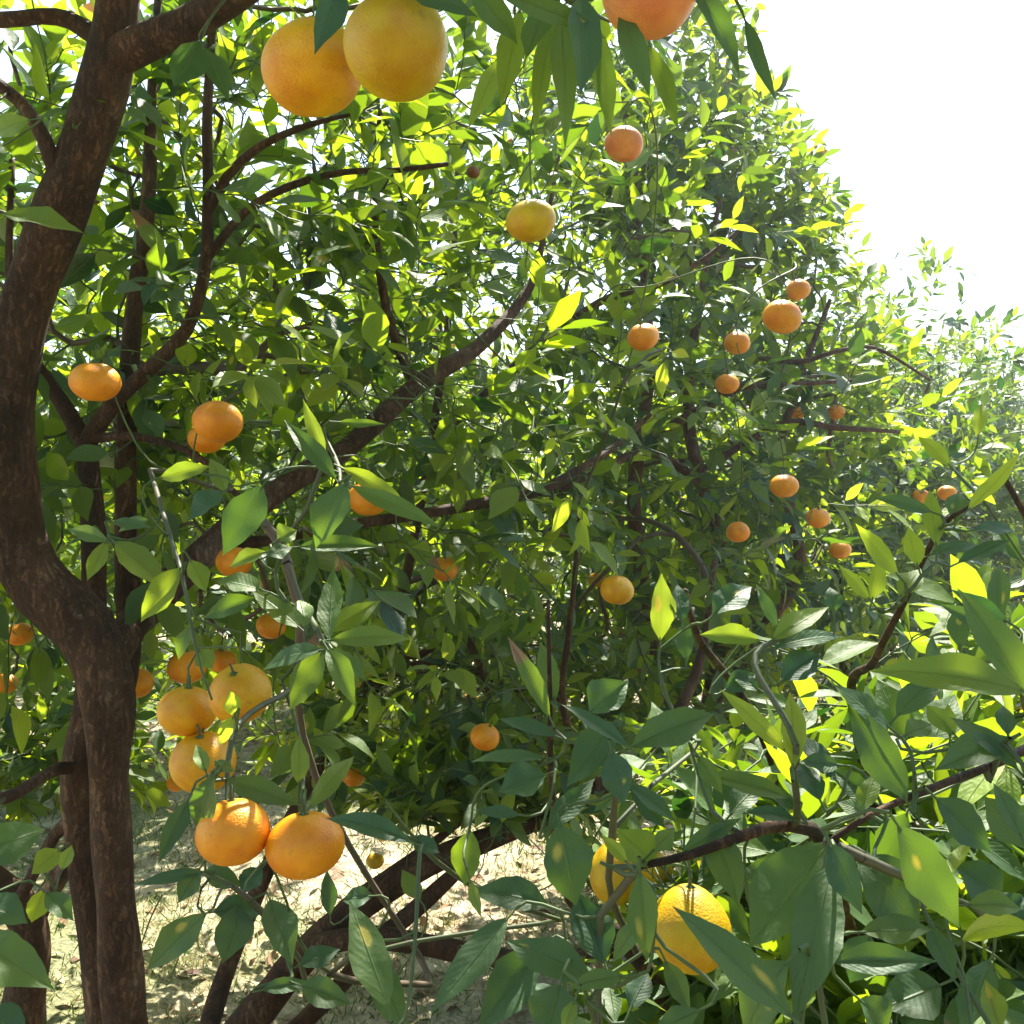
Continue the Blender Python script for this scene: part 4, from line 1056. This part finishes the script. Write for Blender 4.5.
H(700, 1010, 650, 1034, 26, .58, rnd=.2); H(630, 1010, 650, 965, 30, .66, rnd=.1); H(665, 960, 690, 1010, 26, .7, rnd=.1); H(560, 985, 545, 1040, 60, .62, rnd=.2); H(575, 1000, 562, 1035, 16, .6, age=.4, rnd=.8)
H(940, 985, 880, 1010, 60, .66, rnd=.1); H(1000, 1030, 985, 978, 30, .6, age=.3, rnd=.6, spot=.5); H(860, 1000, 905, 1040, 46, .62, rnd=.15); H(990, 960, 960, 1030, 40, .7, rnd=.1); H(870, 935, 850, 985, 44, .72, rnd=.0)
H(1000, 900, 960, 860, 50, .72, rnd=.1); H(1026, 930, 990, 890, 50, .74, rnd=.1); H(760, 900, 775, 850, 46, .72, rnd=.0); H(1020, 560, 990, 520, 26, .95, rnd=.2)
selR = [f for f in FRUITS if 'tree' not in f and f['Z'] < 2.2]
fruit_twigs(TR, selR)
accR = thin(lambda px, py, z: (z < 0.70), 1.0, rngR)
accR2 = thin(lambda px, py, z: (px < 600) & (py > 780) | (px < 640) & (py < 700), 0.9, rngR)
accR3 = thin(lambda px, py, z: (py < 600 - (px - 780) * 0.55) & (px > 640) , 0.97, rngR)
populate(TR, 1500, [((0.45, 0.95, 1.02), (0.5, 0.3, 0.3)), ((0.72, 1.3, 0.88), (0.72, 0.62, 0.52)), ((0.35, 1.15, 0.72), (0.5, 0.4, 0.5))], rngR, nleaf=(6, 11), leaf_len=0.078,
         accept=lambda p: accR(p) & accR2(p) & accR3(p), zmin=0.2, age_p=0.10, shell=0.5)
finish_hand(TR, "large near leaves, dark and glossy with a few bright young blades")
TR.finish(lod=(8, 4), keep=lambda A: keep_leaves(A, near=0.64, gap=0.9))

# any fruit still without a tree hangs on the hazy right-row tree
left = [f for f in FRUITS if 'tree' not in f]

# ------------------------------------------------------------------ mandarins
def mandarin_mesh(seed, R, tall=0.86, neck=0.0):
    rng = np.random.default_rng(seed)
    nu, nv = 48, 30
    th = np.linspace(0, np.pi, nv + 1)[:, None]; ph = np.linspace(0, 2 * np.pi, nu, endpoint=False)[None]
    x = np.sin(th) * np.cos(ph); y = np.sin(th) * np.sin(ph); z = np.cos(th) * np.ones_like(ph)
    a, b, c = rng.uniform(0, 6.28, 3)
    rr = 1 + 0.03 * np.cos(ph - b) * np.sin(th) * np.cos(th) + 0.02 * np.sin(2 * ph + a) * np.sin(th) + 0.012 * np.sin(5 * ph + b) * np.sin(th) ** 2 + 0.012 * np.sin(3 * th + c)
    rr = rr - 0.10 * np.exp(-(th / 0.22) ** 2) - 0.05 * np.exp(-((np.pi - th) / 0.25) ** 2)
    zz = z * rr * tall + neck * np.exp(-(th / 0.5) ** 2)
    shrink = 1 - 0.25 * neck * (z > 0) * z
    V = np.stack([x * rr * shrink, y * rr * shrink, zz], 2).reshape(-1, 3) * R
    i = (np.arange(nv)[:, None] * nu + np.arange(nu)[None]); j = (np.arange(nv)[:, None] * nu + (np.arange(nu)[None] + 1) % nu)
    Q = np.stack([i, i + nu, j + nu, j], 2).reshape(-1, 4)
    return V, Q

def calyx_arrays(R):
    n = 20
    ang = np.linspace(0, 2 * np.pi, n, endpoint=False)
    rad = 0.0042 * (1 + 0.45 * np.cos(5 * ang))
    rings = [(0.15, 0.0022), (0.55, 0.0018), (1.0, -0.0006), (0.9, -0.0016), (0.1, -0.002)]
    V = np.concatenate([np.stack([np.cos(ang) * rad * k, np.sin(ang) * rad * k, np.full(n, h)], 1) for k, h in rings])
    Q = []
    for r in range(len(rings) - 1):
        for k in range(n):
            Q.append((r * n + k, (r + 1) * n + k, (r + 1) * n + (k + 1) % n, r * n + (k + 1) % n))
    return V, np.array(Q)

variants = []
for vi, (tall, neck) in enumerate([(0.86, 0), (0.88, 0), (0.83, 0), (0.92, 0.0), (1.15, 0.1), (0.95, 0.12)]):
    V, Q = mandarin_mesh(50 + vi, 0.033, tall, neck)
    o = quad_mesh("mandarin_template", V, Q, M_PEEL); variants.append((o.data, tall + neck)); bpy.data.objects.remove(o)
cv, cq = calyx_arrays(0.033)
co = quad_mesh("calyx_template", cv, cq, M_CALYX); calyx_me = co.data; bpy.data.objects.remove(co)
sp = np.array([[0, 0, 0], [0.0006, 0, 0.007], [0.0, 0.0008, 0.014]])
sv, sq = tube_mesh_arrays(sp, np.array([.0016, .0013, .0012]), 8, 0.0)
so = quad_mesh("stalk_template", sv, sq, M_TWIG, attrs={"leaf": np.tile([0.25, 0.5, 0, 1.0], (len(sv), 1))}); stalk_me = so.data; bpy.data.objects.remove(so)
rf = np.random.default_rng(9)
for k, f in enumerate(FRUITS):
    vi = int(rf.integers(0, 3))
    if f['px'] == 616: vi = 4
    if f['px'] in (690, 397): vi = 5
    if f['px'] == 240: vi = 1
    me, top = variants[vi]
    o = bpy.data.objects.new("mandarin", me)
    s = f['R'] / 0.033
    o.location = f['p']; o.scale = (s, s, s)
    o.rotation_euler = (rf.normal(0, 0.16), rf.normal(0, 0.16), rf.uniform(0, 6.28))
    if f['px'] == 397: o.rotation_euler = (0.0, 0.35, 0.3)
    if f['px'] == 240: o.rotation_euler = (0.5, -0.3, 0.3)
    c = np.array(COL[f['c']]) * rf.uniform(0.93, 1.05)
    o.color = (c[0], c[1], c[2], 1)
    link(o); tag(o, f['lab'], "fruit", "mandarins on the trees")
    ca = bpy.data.objects.new("calyx", calyx_me); link(ca, o); ca.location = (0, 0, 0.033 * top * 0.925)
    st = bpy.data.objects.new("stalk", stalk_me); link(st, o); st.location = (0, 0, 0.033 * top * 0.925)

# ------------------------------------------------------------------ litter and grass
rg = np.random.default_rng(77)
n = 9000
x = rg.uniform(-4, 6, n); y = rg.uniform(1.2, 11, n); z = ground_height(x, y) + rg.uniform(0.003, 0.02, n)
d = norm(np.stack([rg.normal(size=n), rg.normal(size=n), rg.normal(0, .25, n)], 1))
nn = norm(np.stack([rg.normal(0, .35, n), rg.normal(0, .35, n), np.ones(n)], 1))
L = rg.uniform(.03, .08, n)
v = leaf_arrays(np.stack([x, y, z], 1), d, nn, L, L * rg.uniform(.35, .5, n), rg.normal(.3, .5, n), rg.uniform(0, .6, n), rg.uniform(0, .2, n), np.zeros(n), rg.random(n), np.zeros(n), 4, 2)
tag(quad_mesh("leaf_litter", v[0], v[1], M_DRY, attrs={"leaf": v[2], "luv": v[3]}), "dry brown and straw coloured fallen leaves on the soil", "leaf litter", None, "stuff")
n = 80000
cx_ = rg.uniform(-3.5, 3, 2600); cy_ = 1.8 + 6.5 * rg.random(2600) ** 1.4
ci = rg.integers(0, 2600, n)
x = cx_[ci] + rg.normal(0, .06, n); y = cy_[ci] + rg.normal(0, .06, n); z = ground_height(x, y) - 0.004
d = norm(np.stack([rg.normal(0, .6, n), rg.normal(0, .6, n), rg.uniform(.3, 1.2, n)], 1))
nn = norm(rg.normal(size=(n, 3)))
L = rg.uniform(.02, .075, n)
v = leaf_arrays(np.stack([x, y, z], 1), d, nn, L, rg.uniform(.002, .006, n), rg.normal(.4, .4, n), np.zeros(n), np.zeros(n), np.zeros(n), np.clip(rg.random(2600)[ci] + rg.normal(0, .2, n), 0, 1), np.zeros(n), 3, 1)
tag(quad_mesh("grass", v[0], v[1], M_GRASS, attrs={"leaf": v[2], "luv": v[3]}), "short tufts of green and straw grass on the sunlit orchard floor", "grass", None, "stuff")

# ------------------------------------------------------------------ the sunlit air between the rows
def haze_box():
    x0, x1, y0, y1, z0, z1 = -30, 30, -12, 45, -1.1, 4.6
    V = np.array([(x, y, z) for z in (z0, z1) for y in (y0, y1) for x in (x0, x1)], float)
    Q = np.array([(0, 2, 3, 1), (4, 5, 7, 6), (0, 1, 5, 4), (2, 6, 7, 3), (0, 4, 6, 2), (1, 3, 7, 5)])
    m, t, out = new_mat("hazy_air")
    vol = N(t, "ShaderNodeVolumePrincipled")
    vol.inputs["Color"].default_value = (0.93, 0.96, 1.0, 1)
    vol.inputs["Density"].default_value = HAZE
    vol.inputs["Anisotropy"].default_value = 0.6
    t.links.new(vol.outputs[0], out.inputs["Volume"])
    tag(quad_mesh("haze", V, Q, m, smooth=False), "thin sunlit haze in the air between the trees", "haze", None, "stuff")
HAZE = 0.0055
haze_box()
